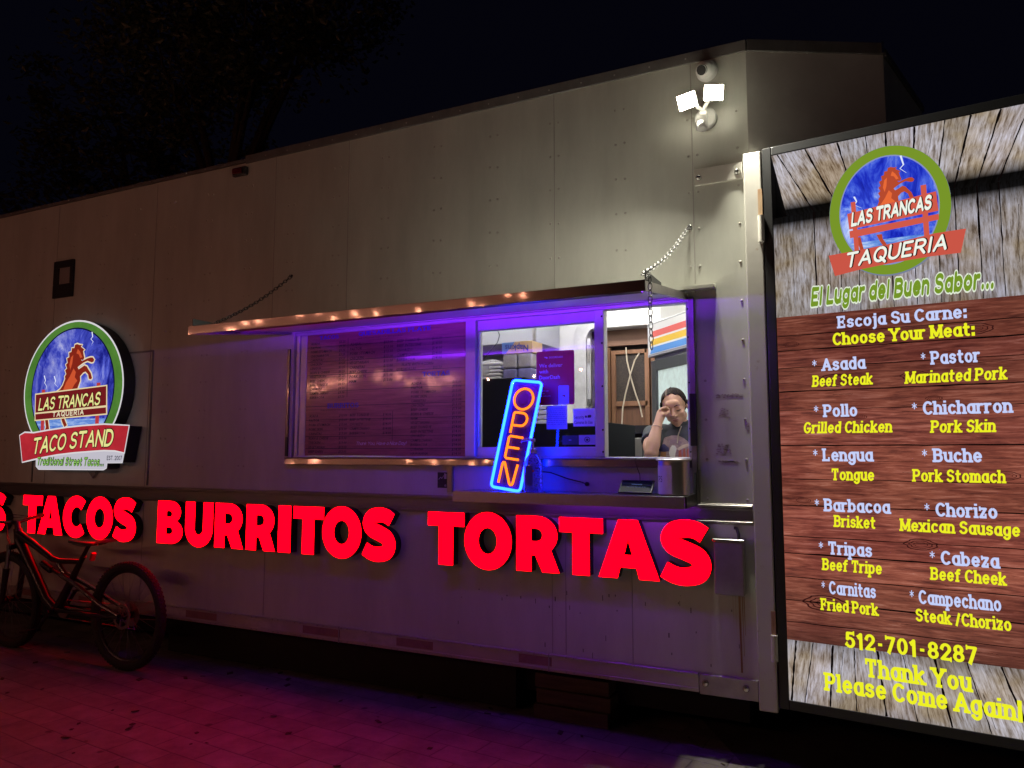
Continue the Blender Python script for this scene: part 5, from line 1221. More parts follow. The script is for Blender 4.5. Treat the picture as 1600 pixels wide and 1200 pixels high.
# ------------------------------------------------------------------ inside the trailer
def one(mb, name, m, label, cat, group=None, **k): return tag(mb.build(name, m, None, **k), label, cat, group)
hood = thing('range_hood', 'grey steel hood hanging inside the kitchen behind the middle pane', 'hood', (-2.95, 1.85, 2.45))
t = MB(); t.box(-4.2, -2.46, 1.75, 2.27, 2.42, 2.97); t.build('hood_box', M['grey_int'], hood, bevel=.004)
t = MB(); t.box(-2.495, -2.465, 1.742, 1.749, 2.43, 2.96)
for i in range(14): t.box(-2.485, -2.475, 1.737, 1.743, 2.45 + i * .033, 2.462 + i * .033)
t.build('slotted_rail', M['steel_dull'], hood)
t = MB(); t.box(-4.2, -2.60, 2.25, 2.275, 1.4, 2.468); one(t, 'splash_panel', mat('splash_steel', (.16, .145, .20), rough=.4, metal=.4), 'dim grey splash panel below the kitchen hood', 'panel')
cb = MB(); cb.tube([(-2.64, 1.3, 2.72), (-2.62, 1.3, 2.50), (-2.58, 1.3, 2.42), (-2.60, 1.3, 2.36), (-2.66, 1.3, 2.30), (-2.74, 1.3, 2.22), (-2.80, 1.3, 2.25), (-2.86, 1.3, 2.24), (-2.87, 1.3, 2.30)], .004, n=6)
one(cb, 'hanging_wire', M['black_plastic'], 'thin black wire hanging loose in front of the kitchen hood', 'wire')
cb = MB(); cb.tube([(-2.30, 1.6, 2.60), (-2.22, 1.6, 2.545), (-2.12, 1.6, 2.53), (-2.03, 1.6, 2.55), (-1.96, 1.6, 2.61)], .006, n=6)
one(cb, 'ceiling_cable', M['black_plastic'], 'black cable looping down from the kitchen ceiling above the red poster', 'cable')
k1 = thing('black_counter', 'tall black kitchen counter seen through the middle pane behind the neon sign', 'counter', (-2.3, .9, .42))
t = MB(); t.box(-2.75, -2.05, .62, 1.20, .42, 2.0); t.build('body', M['black_int'], k1, bevel=.006)
t = MB(); t.box(-2.74, -2.06, .60, .622, .45, 1.95); t.build('front_panel', M['black_int'], k1)
k2 = thing('low_black_counter', 'lower black kitchen counter behind the pale cards on the glass', 'counter', (-1.75, .7, .42))
t = MB(); t.box(-2.045, -1.42, .45, 1.05, .42, 1.68); t.build('body', M['black_int'], k2, bevel=.006)
t = MB(); t.box(-2.04, -1.425, .43, .452, .45, 1.60); t.build('front_panel', M['black_int'], k2)
fs = thing('foam_tray_stack', 'wrapped stack of white foam trays on the black counter by the window post', 'food trays', (-2.62, .9, 2.0))
t = MB()
for i in range(6): t.box(-2.735, -2.375, .90, 1.18, 2.002 + i * .026, 2.020 + i * .026)
t.build('trays', M['foam'], fs, bevel=.006)
t = MB(); t.ell((-2.56, 1.03, 2.10), .19, .16, .10, nu=18, nv=10); t.v = [(min(max(x, -2.742), -2.37), min(max(y, .895), 1.19), max(min(z, 2.172 + .012 * math.sin(x * 40)), 2.003)) for x, y, z in t.v]; t.build('plastic_wrap', mat('plastic_wrap', (.75, .75, .8), rough=.25, alpha=.35, bump=.4, bscale=30), fs)
for k_, (x, z, lb_) in enumerate(((-2.300, 2.10, 'left clear-wrapped pack under the napkin box'), (-2.180, 2.10, 'right clear-wrapped pack under the napkin box, beside the red poster'), (-2.300, 2.003, 'clear-wrapped bluish pack at bottom left of its stack, above the neon sign'), (-2.180, 2.003, 'clear-wrapped bluish pack at bottom right of its stack, above the neon sign'))):
    t = MB(); hh = .105 if z > 2.05 else .094
    t.box(x - .056, x + .056, .90, 1.08, z + .001, z + hh); o = t.build('wrapped_pack', mat('pack_plastic', (.52, .50, .50) if z > 2.05 else (.25, .24, .5), rough=.2, var=.3, vscale=14, bump=.6, bscale=26, coat=.5), None, bevel=.012)
    tag(o, lb_, 'pack', group='wrapped packs behind the glass')
nb = thing('napkin_box', 'upside-down blue and yellow napkin box on top of the wrapped packs', 'box', (-2.24, .8, 2.206))
t = MB(); t.box(-2.362, -2.118, .90, 1.08, 2.2065, 2.292); t.build('carton', mat('carton_yellow', (.62, .40, .16), rough=.5, col2=(.75, .55, .22), vscale=8), nb, bevel=.003)
t = MB(); t.fill([[(-2.360, 2.208), (-2.33, 2.208), (-2.255, 2.290), (-2.360, 2.290)]], lambda a, b: (a, .8985, b)); t.build('blue_field', mat('carton_blue', (.12, .28, .60), rough=.5), nb, fixn=False)
t = MB(); vs, fs_, x0, x1 = font_geo('Napkins', 0, .02, 2); k_ = .045 / .7; kx = .185 / (x1 - x0)
t.add([(-2.150 - (p_[0] - x0) * kx, .8978, 2.262 - p_[1] * k_ + .010 * ((p_[0] - x0) * kx / .185) - .0) for p_ in vs], fs_); t.build('lettering', mat('carton_ink', (.02, .05, .30), rough=.5), nb, fixn=False)
cpz = thing('foam_cup_stack', 'small stack of white foam boxes on the low counter below the red poster', 'food boxes', (-1.95, .8, 1.68))
t = MB()
for i in range(5): t.box(-2.02 + (i % 2) * .006, -1.90 + (i % 2) * .006, .72, .90, 1.682 + i * .034, 1.712 + i * .034)
t.build('boxes', M['foam'], cpz, bevel=.005)
# rounded white door surround and the wooden doors beyond it
dw = thing('door_surround', 'white rounded metal surround of the kitchen back doorway', 'door frame', (-1.6, 2.2, .42))
t = MB(); out = [(-2.32, .45)] + arc(-2.20, 2.50, .12, .16, 180, 90, 8) + [(-.96, 2.66), (-.96, 2.585)] + arc(-2.13, 2.47, .075, .115, 90, 180, 8) + [(-2.205, .45)]
t.slab([out], lambda a, b: (a, 2.255, b), lambda a, b: (a, 2.279, b), back=True); t.build('surround', mat('surround_white', (.66, .66, .65), rough=.35, var=.3, vscale=12), dw)
t = MB(); t.box(-2.195, -2.165, 2.262, 2.278, .45, 2.50); t.build('door_edge', M['alu'], dw)
t = MB(); t.box(-2.155, -2.03, 2.268, 2.277, 1.55, 2.49); t.build('door_glass', mat('purple_sheen_glass', (.16, .12, .24), rough=.12, metal=.3, col2=(.06, .045, .07), vscale=6, coat=.6), dw)  # purple reflection on the pane painted into its colour
t = MB(); t.box(-2.19, -2.172, 2.245, 2.262, 2.28, 2.44); t.build('hinge', M['steel_dull'], dw)
t = MB(); t.box(-2.19, -2.16, 2.24, 2.262, 1.90, 1.96); t.tube([(-2.165, 2.24, 1.88), (-2.165, 2.225, 1.86), (-2.15, 2.225, 1.84)], .006, n=6); t.build('latch', M['chrome'], dw)
sd_ = thing('screen_door', 'brown wooden double screen door with dark mesh beyond the back doorway', 'screen door', (-1.5, 2.45, .42))
t = MB(); t.box(-2.3, -.9, 2.50, 2.56, .40, 2.66); t.build('backing', mat('dark_board', (.035, .024, .02), rough=.8, var=.3, vscale=6), sd_)
t = MB(); t.box(-2.15, -.95, 2.41, 2.45, 2.44, 2.60); t.build('header_board', mat('header_wood', (.20, .10, .06), rough=.6, col2=(.15, .075, .045), vscale=4, vstretch=(.8, 1, 6)), sd_)
t = MB()
for (x0, x1, z0, z1) in ((-2.03, -1.99, 1.73, 2.40), (-1.99, -1.70, 2.365, 2.40), (-1.99, -1.70, 1.90, 1.945), (-1.725, -1.685, 1.73, 2.40), (-1.67, -1.635, 1.73, 2.40), (-1.635, -1.30, 2.365, 2.40), (-1.635, -1.30, 1.90, 1.945), (-1.34, -1.30, 1.73, 2.40), (-2.16, -2.04, 1.60, 2.43)):
    t.box(x0, x1, 2.425, 2.465, z0, z1)
t.build('door_frame', M['wood_light'], sd_, bevel=.003)
for (x0, x1) in ((-1.99, -1.725), (-1.635, -1.34)):
    t = MB(); t.box(x0, x1, 2.447, 2.451, 1.945, 2.365); t.build('mesh_panel', M['mesh_dark'], sd_)
    t = MB(); t.box(x0, x1, 2.447, 2.452, 1.73, 1.90); t.build('lower_panel', M['wood'], sd_)
t = MB(); t.box(-2.1, -1.2, 2.41, 2.46, 1.66, 1.73); t.build('bottom_rail', M['black'], sd_)
for P, lb_ in (([(-1.885, 2.41, 2.42), (-1.875, 2.40, 2.30), (-1.84, 2.40, 2.14), (-1.80, 2.40, 2.00), (-1.765, 2.40, 1.90), (-1.745, 2.40, 1.80)], 'pale rope slanting down to the right across the wooden screen door'), ([(-1.76, 2.39, 2.36), (-1.80, 2.385, 2.30), (-1.84, 2.385, 2.18), (-1.89, 2.385, 2.0), (-1.915, 2.385, 1.88), (-1.925, 2.385, 1.73)], 'pale rope slanting down to the left across the wooden screen door')):
    t = MB(); t.tube(P, .0065, n=7); one(t, 'rope', M['rope'], lb_, 'rope', group='ropes crossing on the screen door', smooth=True)
eq = thing('steel_equipment', 'dim grey steel cabinet standing left of the woman, below the screen door', 'cabinet', (-1.45, 1.6, .42))
t = MB(); t.box(-1.56, -1.20, 1.30, 1.80, .42, 1.60); t.build('body', mat('equip_grey', (.20, .19, .18), rough=.45, var=.15), eq, bevel=.006)
t = MB(); t.box(-1.44, -1.434, 1.293, 1.3005, .5, 1.58); t.build('seam', M['ink'], eq)
# drinks cooler with a striped header
fz = Vector((-1.439, 1.601, 0)); cdir = R_(-48)
fr_ = thing('drinks_cooler', 'grey glass-door drinks cooler with a red, yellow and blue striped header behind the woman', 'cooler', (fz.x, fz.y, .42), (0, 0, cdir))
W_ = .62; D_ = .5
t = MB(); t.box(0, W_, .02, D_, 0, 2.03); t.build('cabinet', mat('cooler_grey', (.30, .31, .33), rough=.4), fr_, local=True, bevel=.008)
t = MB(); t.box(-.012, W_ + .012, -.03, .018, 1.79, 2.045); hd_ = t.build('header', mat('cooler_header', (.42, .43, .45), rough=.4), fr_, local=True, bevel=.006)
t = MB(); t.box(.012, W_ - .012, -.034, -.0295, 1.808, 2.028); t.build('header_panel', mat('header_white', (.80, .80, .80), rough=.3), hd_, local=True)
for i, (c_, zz) in enumerate((((.75, .12, .10), 1.955), ((.85, .55, .05), 1.895), ((.10, .32, .75), 1.835))):
    t = MB(); sh_ = .012 * i; t.fill([[(.075 - sh_ - .012, zz - .024), (W_ - .03, zz - .024), (W_ - .03, zz + .022), (.075 - sh_ + .008, zz + .022)]], lambda a, b: (a, -.0345, b)); t.build('stripe', mat('stripe_%s' % ('red', 'yellow', 'blue')[i], c_, rough=.35), hd_, local=True, fixn=False)
t = MB()
for (x0, x1, z0, z1) in ((.02, .10, .08, 1.76), (W_ - .07, W_ - .02, .08, 1.76), (.10, W_ - .07, 1.68, 1.76), (.10, W_ - .07, .08, .16)): t.box(x0, x1, -.02, .018, z0, z1)
dr = t.build('door', mat('cooler_door', (.055, .06, .065), rough=.35), fr_, local=True, bevel=.004)
t = MB(); t.box(.10, W_ - .07, -.004, .002, .16, 1.68); t.build('glass', mat('cooler_glass', (.42, .55, .55), rough=.08, coat=.8, col2=(.20, .27, .27), vscale=5, vstretch=(6, 1, 3), emit=(.46, .52, .48), es=.9), dr, local=True)  # pane glows by itself to look brighter; no lamp inside
# red warning label on the wall above the cooler
wl_ = thing('warning_label', 'red and white warning label on the kitchen wall above the striped cooler header', 'label', (-1.0, 1.55, 2.6))
t = MB(); t.box(-1.36, -.90, 1.56, 1.565, 2.50, 2.80); t.build('backing', M['white'], wl_)
t = MB(); t.box(-1.245, -1.02, 1.553, 1.559, 2.60, 2.72); t.build('red_field', mat('label_red2', (.70, .03, .06), rough=.4), wl_)
t = MB(); print_text(t, 'THERMAL', -1.235, 2.625, .028, lambda p, q: (p, 1.5515, q), width=.13, offset=.02); t.fill([arc(-1.075, 2.665, .038, .030, 0, 345, 18)], lambda a, b: (a, 1.5518, b)); t.build('lettering', M['white'], wl_, fixn=False)
# ------------------------------------------------------------------ woman at the serving window
skin = mat('skin', (.60, .345, .23), rough=.5, var=.10, vscale=9)
hairm = mat('dark_hair', (.014, .010, .009), rough=.6, spec=.12, bump=.5, bscale=1, bstretch=(220, 60, 30), col2=(.055, .038, .030), vscale=1.0, vstretch=(120, 14, 14), ramp=(.30, .55))
shirt = mat('charcoal_shirt', (.045, .050, .056), rough=.85, bump=.15, bscale=60)
woman = thing('person', 'woman with pulled-back dark hair in charcoal t-shirt, hand to her brow, inside the window', 'person', (-1.07, .68, .42), (0, 0, R_(25.6)))
# local: x to the right of the picture, -y towards the viewer, z up from the floor (z0 = .42)
Z = .42
HM = Matrix.Translation((.012, .0, 1.775 - Z)) @ Matrix.Rotation(R_(-20), 4, 'Z') @ Matrix.Rotation(R_(20), 4, 'X') @ Matrix.Rotation(R_(-11), 4, 'Y')
def hp(x, y, z): return HM @ Vector((x, y, z))
h = MB(); hr = HM.to_3x3()
def hell(mb, c, rx, ry, rz): mb.ell(hp(*c), rx, ry, rz, nu=18, nv=12, rot=hr)
hell(h, (0, .012, .030), .073, .090, .086); hell(h, (0, -.028, -.020), .060, .060, .080); hell(h, (0, -.045, -.060), .043, .044, .045); hell(h, (0, -.062, -.094), .020, .020, .016)
hell(h, (.036, -.052, -.028), .024, .024, .026); hell(h, (-.036, -.052, -.028), .024, .024, .026); hell(h, (0, -.066, .038), .046, .022, .030)
for s in (-1, 1):
    hell(h, (s * .030, -.074, .022), .020, .012, .006); hell(h, (s * .031, -.068, .004), .015, .015, .011); hell(h, (s * .074, .012, -.008), .008, .018, .026); hell(h, (s * .046, -.010, -.058), .018, .030, .024)
h.tube([hp(0, -.080, .016), hp(0, -.093, -.006), hp(0, -.104, -.026), hp(0, -.094, -.034)], [.007, .009, .0125, .010], n=10)
for s in (-1, 1): hell(h, (s * .012, -.088, -.030), .008, .010, .007)
hell(h, (0, -.084, -.056), .022, .010, .006); hell(h, (0, -.081, -.067), .019, .010, .006)
# neck and shoulders inside the shirt
h.tube([hp(0, .03, -.03), (.045, .045, 1.69 - Z), (.060, .055, 1.60 - Z)], [.050, .052, .060], n=16)
# her right arm, elbow on the counter, fist to the brow
el = Vector((-.186, -.235, 1.49 - Z)); wr = Vector((-.128, -.175, 1.672 - Z)); sh_r = Vector((-.115, .05, 1.605 - Z))
h.tube([sh_r, sh_r.lerp(el, .5) + Vector((-.012, 0, -.015)), el + Vector((.012, .02, .004))], [.050, .046, .042], n=14)
h.ell(el, .040, .040, .040)
h.tube([el, el.lerp(wr, .3), el.lerp(wr, .65), wr], [.039, .043, .034, .026], n=14)
pal = Vector((-.102, -.152, 1.728 - Z))
h.tube([wr, wr.lerp(pal, .5), pal], [.026, .028, .030], n=12)
h.ell(pal, .030, .024, .034, rot=Matrix.Rotation(R_(35), 3, 'Y'))
fb = [Vector((-.102 + .004 * i, -.172 + .013 * i, 1.756 - .004 * i - Z)) for i in range(4)]
for i, b_ in enumerate(fb):
    k1 = b_ + Vector((.020, -.010 + .004 * i, .007)); k2 = k1 + Vector((.018, .012, -.008)); k3 = k2 + Vector((.003, .014, -.014))
    h.tube([b_ + Vector((-.014, .006, -.014)), b_, k1, k2, k3], [.0105, .0105, .0098, .0088, .0078], n=9)
    h.ell(k1, .0098, .0098, .0098, nu=8, nv=6); h.ell(k3, .0078, .0078, .0078, nu=8, nv=6)
tb_ = Vector((-.106, -.170, 1.715 - Z))
h.tube([tb_, tb_ + Vector((.020, -.018, .008)), tb_ + Vector((.036, -.010, .016)), tb_ + Vector((.048, .004, .020))], [.013, .0115, .010, .009], n=10)
# her left arm hanging behind the window edge
h.tube([(.245, .05, 1.59 - Z), (.285, .02, 1.40 - Z), (.29, .0, 1.26 - Z), (.25, -.10, 1.20 - Z), (.20, -.17, 1.18 - Z)], [.050, .046, .040, .036, .028], n=14)
h.ell((.17, -.20, 1.175 - Z), .040, .030, .018)
for i in range(4): h.tube([(.155, -.215 + .014 * i, 1.175 - Z), (.12, -.23 + .016 * i, 1.172 - Z), (.095, -.225 + .016 * i, 1.158 - Z)], [.010, .009, .008], n=8)
h.tube([(.17, -.225, 1.18 - Z), (.15, -.25, 1.17 - Z), (.125, -.262, 1.165 - Z)], [.011, .010, .009], n=8)
body = remesh(h, skin, 'body', .0042, smooth=5, parent=woman, fac=.5)
# trousers and legs (hidden behind the counter)
t = MB(); t.tube([(.07, .05, 1.08 - Z), (.07, .05, .98 - Z)], [.17, .175], n=18)
for s in (-1, 1): t.tube([(.07 + s * .085, .05, 1.02 - Z), (.07 + s * .095, .04, .72 - Z), (.07 + s * .095, .06, .47 - Z)], [.092, .066, .048], n=14)
for s in (-1, 1): t.ell((.07 + s * .095, .0, .452 - Z), .045, .12, .032)
remesh(t, mat('dark_trousers', (.02, .022, .03), rough=.8), 'trousers', .012, smooth=4, parent=woman)
# t-shirt
t = MB()
cx = .068
for (z, rx, ry) in ((1.585, .105, .075), (1.55, .160, .098), (1.49, .180, .112), (1.42, .178, .118), (1.32, .168, .112), (1.20, .160, .108), (1.08, .172, .112)):
    pass
prof = [(1.668, .085, .066), (1.640, .140, .084), (1.60, .174, .098), (1.53, .182, .110), (1.44, .178, .118), (1.30, .166, .114), (1.18, .160, .108), (1.05, .176, .114)]
n = 28; vs = []; fs = []
for (z, rx, ry) in prof:
    for k in range(n):
        a = 6.2832 * k / n; vs.append((cx + rx * math.cos(a), .055 + ry * math.sin(a), z - Z))
for i in range(len(prof) - 1):
    for k in range(n): fs.append((i * n + k, i * n + (k + 1) % n, (i + 1) * n + (k + 1) % n, (i + 1) * n + k))
fs.append(tuple(range(n))); fs.append(tuple((len(prof) - 1) * n + k for k in range(n))); t.add(vs, fs)
t.tube([(-.065, .05, 1.615 - Z), sh_r + Vector((-.005, 0, .0)), sh_r.lerp(el, .38) + Vector((-.008, 0, -.004))], [.062, .066, .062], n=16)
t.tube([(.205, .055, 1.61 - Z), (.245, .05, 1.595 - Z), (.275, .04, 1.48 - Z)], [.062, .066, .060], n=16)
t.tube([(.050, .050, 1.690 - Z), (.058, .055, 1.64 - Z)], [.060, .078], n=18)
t.ell((-.05, .05, 1.635 - Z), .05, .06, .04); t.ell((.18, .05, 1.635 - Z), .05, .06, .04)
tee = remesh(t, shirt, 't_shirt', .008, smooth=6, parent=woman)
# print on the shirt, laid on its front
def front(x, z, o_=0.0):
    import bisect
    zz = z
    rx, ry = prof[-1][1], prof[-1][2]
    for i in range(len(prof) - 1):
        if prof[i][0] >= zz >= prof[i + 1][0]:
            f_ = (prof[i][0] - zz) / (prof[i][0] - prof[i + 1][0]); rx = prof[i][1] + (prof[i + 1][1] - prof[i][1]) * f_; ry = prof[i][2] + (prof[i + 1][2] - prof[i][2]) * f_; break
    q = max(0.0, 1 - ((x - cx) / rx) ** 2)
    return (x, .055 - ry * math.sqrt(q) - .003 - o_, z - Z)
def decal(name, P, m, o_):
    # subdivide a polygon into a grid-ish fan so it follows the shirt
    t = MB(); c = (sum(p_[0] for p_ in P) / len(P), sum(p_[1] for p_ in P) / len(P)); rings = 5; n = len(P)
    vs = [front(*c, o_)]
    for k in range(1, rings + 1):
        for p_ in P: vs.append(front(c[0] + (p_[0] - c[0]) * k / rings, c[1] + (p_[1] - c[1]) * k / rings, o_))
    fs = [(0, 1 + i, 1 + (i + 1) % n) for i in range(n)]
    for k in range(rings - 1):
        for i in range(n): fs.append((1 + k * n + i, 1 + k * n + (i + 1) % n, 1 + (k + 1) * n + (i + 1) % n, 1 + (k + 1) * n + i))
    t.add(vs, fs); return t.build(name, m, tee, local=True, fixn=False)
def px(a, b): return ((a / 9.229 + 980 - 1050) * .00396, 1.893 - (b / 9.229 + 595 - 606) * .00396)
PX = lambda pts: [px(*q) for q in pts]
decal('print_mound', PX([(405, 1000), (410, 920), (440, 870), (520, 810), (600, 785), (690, 785), (770, 825), (830, 880), (870, 890), (870, 1030), (850, 1105), (600, 1115), (470, 1110), (430, 1050)]), mat('print_dusty', (.42, .30, .30), rough=.8, col2=(.22, .14, .17), vscale=30), .0)
decal('print_flag_blue', PX([(420, 1000), (440, 920), (500, 905), (560, 960), (555, 1010), (480, 1015)]), mat('print_navy', (.06, .05, .16), rough=.8), .0015)
for i, (x0, x1) in enumerate(((680, 720), (740, 775), (795, 830))): decal('print_stripe', PX([(x0, 1100), (x0 + 8, 985), (x1, 970), (x1 + 5, 1090)]), mat('print_red', (.40, .10, .07), rough=.8), .0017)
decal('print_brown', PX([(440, 1110), (455, 1020), (520, 1020), (515, 1110)]), mat('print_brown', (.36, .17, .07), rough=.8), .0019)
decal('print_skull', PX([(575, 960), (600, 925), (640, 930), (660, 975), (640, 1040), (630, 1110), (570, 1110), (555, 1030)]), mat('print_bone', (.62, .60, .58), rough=.8), .0025)
for P in ([(445, 860), (490, 700), (500, 705), (475, 870)], [(660, 975), (740, 920), (860, 890), (850, 930), (760, 965), (690, 1000)]): decal('print_horn', PX(P), mat('print_horn', (.55, .42, .34), rough=.8), .0022)
decal('print_folds', PX([(560, 930), (580, 850), (660, 840), (740, 880), (700, 920), (640, 900)]), mat('print_folds', (.26, .17, .22), rough=.8), .0012)
# cord, bracelet, hair, brows, lashes, lips
t = MB(); t.tube([front(.030, 1.655, .004)[:1] + (-.085,) + (1.655 - Z,), front(.018, 1.60, .006), front(.010, 1.552, .006)], .0035, n=7); t.tube([front(.125, 1.60, .006), front(.105, 1.575, .006), front(.085, 1.55, .006)], .0028, n=7)
t.build('white_cord', M['rope'], woman, local=True, smooth=True)
t = MB(); d_ = (wr - el).normalized(); s1 = d_.cross(Vector((0, 1, 0))).normalized(); s2 = d_.cross(s1); bc = el.lerp(wr, .84)
t.tube([tuple(bc + s1 * .0325 * math.cos(a) + s2 * .0325 * math.sin(a)) for a in [6.283 * i / 24 for i in range(24)]], .002, n=6, closed=True); t.build('bracelet', mat('bracelet', (.62, .45, .38), rough=.4), woman, local=True, smooth=True)
t = MB()
nu, nv = 96, 56; vs = []; fs = []; keep = {}
for j in range(nv + 1):
    ph = R_(-62 + 152 * j / nv)
    for i in range(nu):
        th = 6.2832 * i / nu
        x = .0775 * math.cos(ph) * math.sin(th); y = .013 - .0955 * math.cos(ph) * math.cos(th); z = .031 + .0905 * math.sin(ph)
        x += .0012 * math.sin(th * 26) ; vs.append((x, y, z))
def hairline(x, y, z): return y > -.043 + max(0.0, .096 - z) * .42 + .004 * math.sin(x * 160)
for j in range(nv):
    for i in range(nu):
        q = (j * nu + i, j * nu + (i + 1) % nu, (j + 1) * nu + (i + 1) % nu, (j + 1) * nu + i)
        c = [sum(vs[k][m_] for k in q) / 4 for m_ in range(3)]
        if hairline(*c): fs.append(q)
t.add([hp(*v) for v in vs], fs); t.ell(hp(0, .125, .035), .040, .036, .040, nu=14, nv=10)
for s in (-1, 1): t.tube([hp(s * .070, -.030, .052), hp(s * .0765, -.008, .028), hp(s * .078, .022, .006)], [.006, .011, .014], n=8)
hm_ = t.build('hair', hairm, woman, local=True, smooth=True, merge=.0001)
sd2 = hm_.modifiers.new('solid', 'SOLIDIFY'); sd2.thickness = .005; sd2.offset = -1
t = MB(); t.tube([hp(-.022, -.068, .098), hp(-.020, -.040, .117), hp(-.018, -.005, .1265)], [.0020, .0026, .0018], n=6); t.build('parting', mat('scalp', (.35, .25, .21), rough=.6), woman, local=True)
for s in (-1, 1):
    t = MB(); t.tube([hp(s * .014, -.0895, .027), hp(s * .030, -.0865, .033), hp(s * .047, -.0735, .027)], [.0022, .0030, .0014], n=6); t.build('eyebrow', hairm, woman, local=True, smooth=True)
    t = MB(); t.tube([hp(s * .019, -.0825, -.001), hp(s * .031, -.0850, -.004), hp(s * .044, -.0765, .000)], [.0015, .0026, .0017], n=6); t.build('eyelashes', M['ink'], woman, local=True, smooth=True)
t = MB(); hell(t, (0, -.0865, -.0560), .020, .0085, .0044); hell(t, (0, -.0835, -.0655), .017, .0088, .0050); t.build('lips', mat('lips', (.36, .13, .11), rough=.4), woman, local=True, smooth=True)

# ------------------------------------------------------------------ bicycle
YB = -.28
bike = thing('bicycle', 'dark full-suspension mountain bike leaning by the trailer under the TACOS letters', 'bicycle', (-5.4, YB, 0))
fm_ = mat('bike_frame', (.016, .014, .018), rough=.30, metal=.3, coat=.3); rubm = mat('tyre_rubber', (.014, .013, .013), rough=.75); rimm = mat('bike_rim', (.03, .03, .032), rough=.3, metal=.5); alm = mat('bike_alloy', (.35, .35, .36), rough=.28, metal=1.0)
def BP(x, z, dy=0.0): return (x, YB + dy, z)
def wheel(label, c, steer, lean):
    """wheel with tyre, rim, hub and spokes about centre c; axle along y before steering"""
    Mx = Matrix.Rotation(steer, 3, 'Z') @ Matrix.Rotation(lean, 3, 'X')
    def W(r, a, y=0): return tuple(Vector(c) + Mx @ Vector((r * math.cos(a), y, r * math.sin(a))))
    Rw = .366
    t = MB(); t.tube([W(Rw - .032, 6.2832 * i / 64) for i in range(64)], .033, n=12, closed=True)
    for i in range(72):
        a = 6.2832 * i / 72
        for yy in (-.019, -.007, .007, .019):
            aa = a + (.043 if abs(yy) < .01 else 0)
            cc = Vector(W(Rw - .029 + .0285 * math.sqrt(1 - (yy / .030) ** 2), aa, yy)); ur = (cc - Vector(c)).normalized(); ua = (Vector(W(1, aa + 1.5708)) - Vector(c)).normalized(); uy = ur.cross(ua)
            t.obox(cc, ur * .004, ua * .008, uy * .0045)
    ty = t.build('wheel', rubm, bike, smooth=False)
    t = MB()
    ring = [W(Rw - .062, 6.2832 * i / 64) for i in range(64)]
    t.tube(ring, .0125, n=8, closed=True); t.build('rim', rimm, ty, smooth=True)
    t = MB()
    for i in range(28):
        a = 6.2832 * i / 28; s = 1 if i % 2 else -1; b_ = a + (.5 if (i // 2) % 2 else -.5)
        t.tube([W(.024, b_, s * .024), W(Rw - .066, a, s * .003)], .00125, n=5)
    t.build('spokes', alm, ty)
    t = MB(); t.tube([W(0, 0, -.055), W(0, 0, .055)], [.017, .017], n=14); t.tube([W(0, 0, -.03), W(0, 0, -.024)], .030, n=16); t.tube([W(0, 0, .024), W(0, 0, .03)], .030, n=16); t.build('hub', fm_, ty)
    return W, ty
rc = (-4.83, YB, .366); fc = (-6.17, -.28, .366)
Wr, tyr = wheel('rear', rc, 0, 0)
Wf, tyf = wheel('front', fc, R_(0), R_(4))
# brake disc on the near side of the rear wheel and cassette
t = MB(); ir = [(.062 + (.004 if i % 2 else 0)) for i in range(40)]
t.slab([[(r_ * 1.35 * math.cos(6.2832 * i / 40), r_ * 1.35 * math.sin(6.2832 * i / 40)) for i, r_ in enumerate(ir)], [(.066 * math.cos(-6.2832 * i / 30), .066 * math.sin(-6.2832 * i / 30)) for i in range(30)]], lambda a, b: (rc[0] + a, YB - .045, rc[2] + b), lambda a, b: (rc[0] + a, YB - .042, rc[2] + b), back=True)
for i in range(6):
    a = 6.2832 * i / 6; t.tube([(rc[0] + .018 * math.cos(a), YB - .0435, rc[2] + .018 * math.sin(a)), (rc[0] + .07 * math.cos(a + .35), YB - .0435, rc[2] + .07 * math.sin(a + .35))], .004, n=6)
t.build('brake_disc', alm, tyr)
t = MB()
for i in range(8): t.lathe([(.080 - .007 * i, .030 + .0045 * i), (.080 - .007 * i, .0325 + .0045 * i)], (rc[0], YB, rc[2]), n=28, axis='y')
t.build('cassette', alm, tyr)
bb = (-5.60, .335); ht = (-6.13, .905); hb = (-6.105, .80)
t = MB()
t.tube([BP(*ht), BP(*hb)], .030, n=14)
t.tube([BP(-6.125, .87), BP(-5.93, .80), BP(-5.68, .70), BP(-5.60, .69), BP(-5.36, .70)], [.030, .026, .022, .020, .018], n=12)
t.tube([BP(-6.10, .82), BP(-5.90, .60), BP(-5.72, .40), BP(*bb)], [.036, .036, .034, .034], n=14)
t.tube([BP(*bb), BP(-5.47, .53), BP(-5.36, .70), BP(-5.325, .745)], [.034, .028, .020, .019], n=12)
t.tube([BP(-5.63, .69), BP(-5.48, .56)], [.016, .018], n=8)
t.tube([BP(bb[0], bb[1], -.045), BP(bb[0], bb[1], .045)], .026, n=14)
t.build('frame', fm_, bike, smooth=True)
for s in (-1, 1):
    t = MB(); t.tube([BP(bb[0] + .04, bb[1] + .01, s * .030), BP(-5.2, .35, s * .050), BP(-4.84, .366, s * .062)], [.016, .015, .012], n=8); t.build('chain_stay', fm_, bike, smooth=True)
    t = MB(); t.tube([BP(-5.54, .60, s * .026), BP(-5.28, .52, s * .040), BP(-5.05, .43, s * .054), BP(-4.84, .375, s * .062)], [.017, .017, .015, .012], n=8); t.build('seat_stay', fm_, bike, smooth=True)
t = MB(); t.tube([BP(-5.80, .665), BP(-5.68, .62)], .022, n=12); t.tube([BP(-5.70, .628), BP(-5.56, .585)], .012, n=10)
for i in range(7): t.lathe([(.024, 0), (.024, .004)], (-5.79 + i * .014, YB, .655 - i * .006), n=10, axis='x')
t.build('rear_shock', rimm, bike)
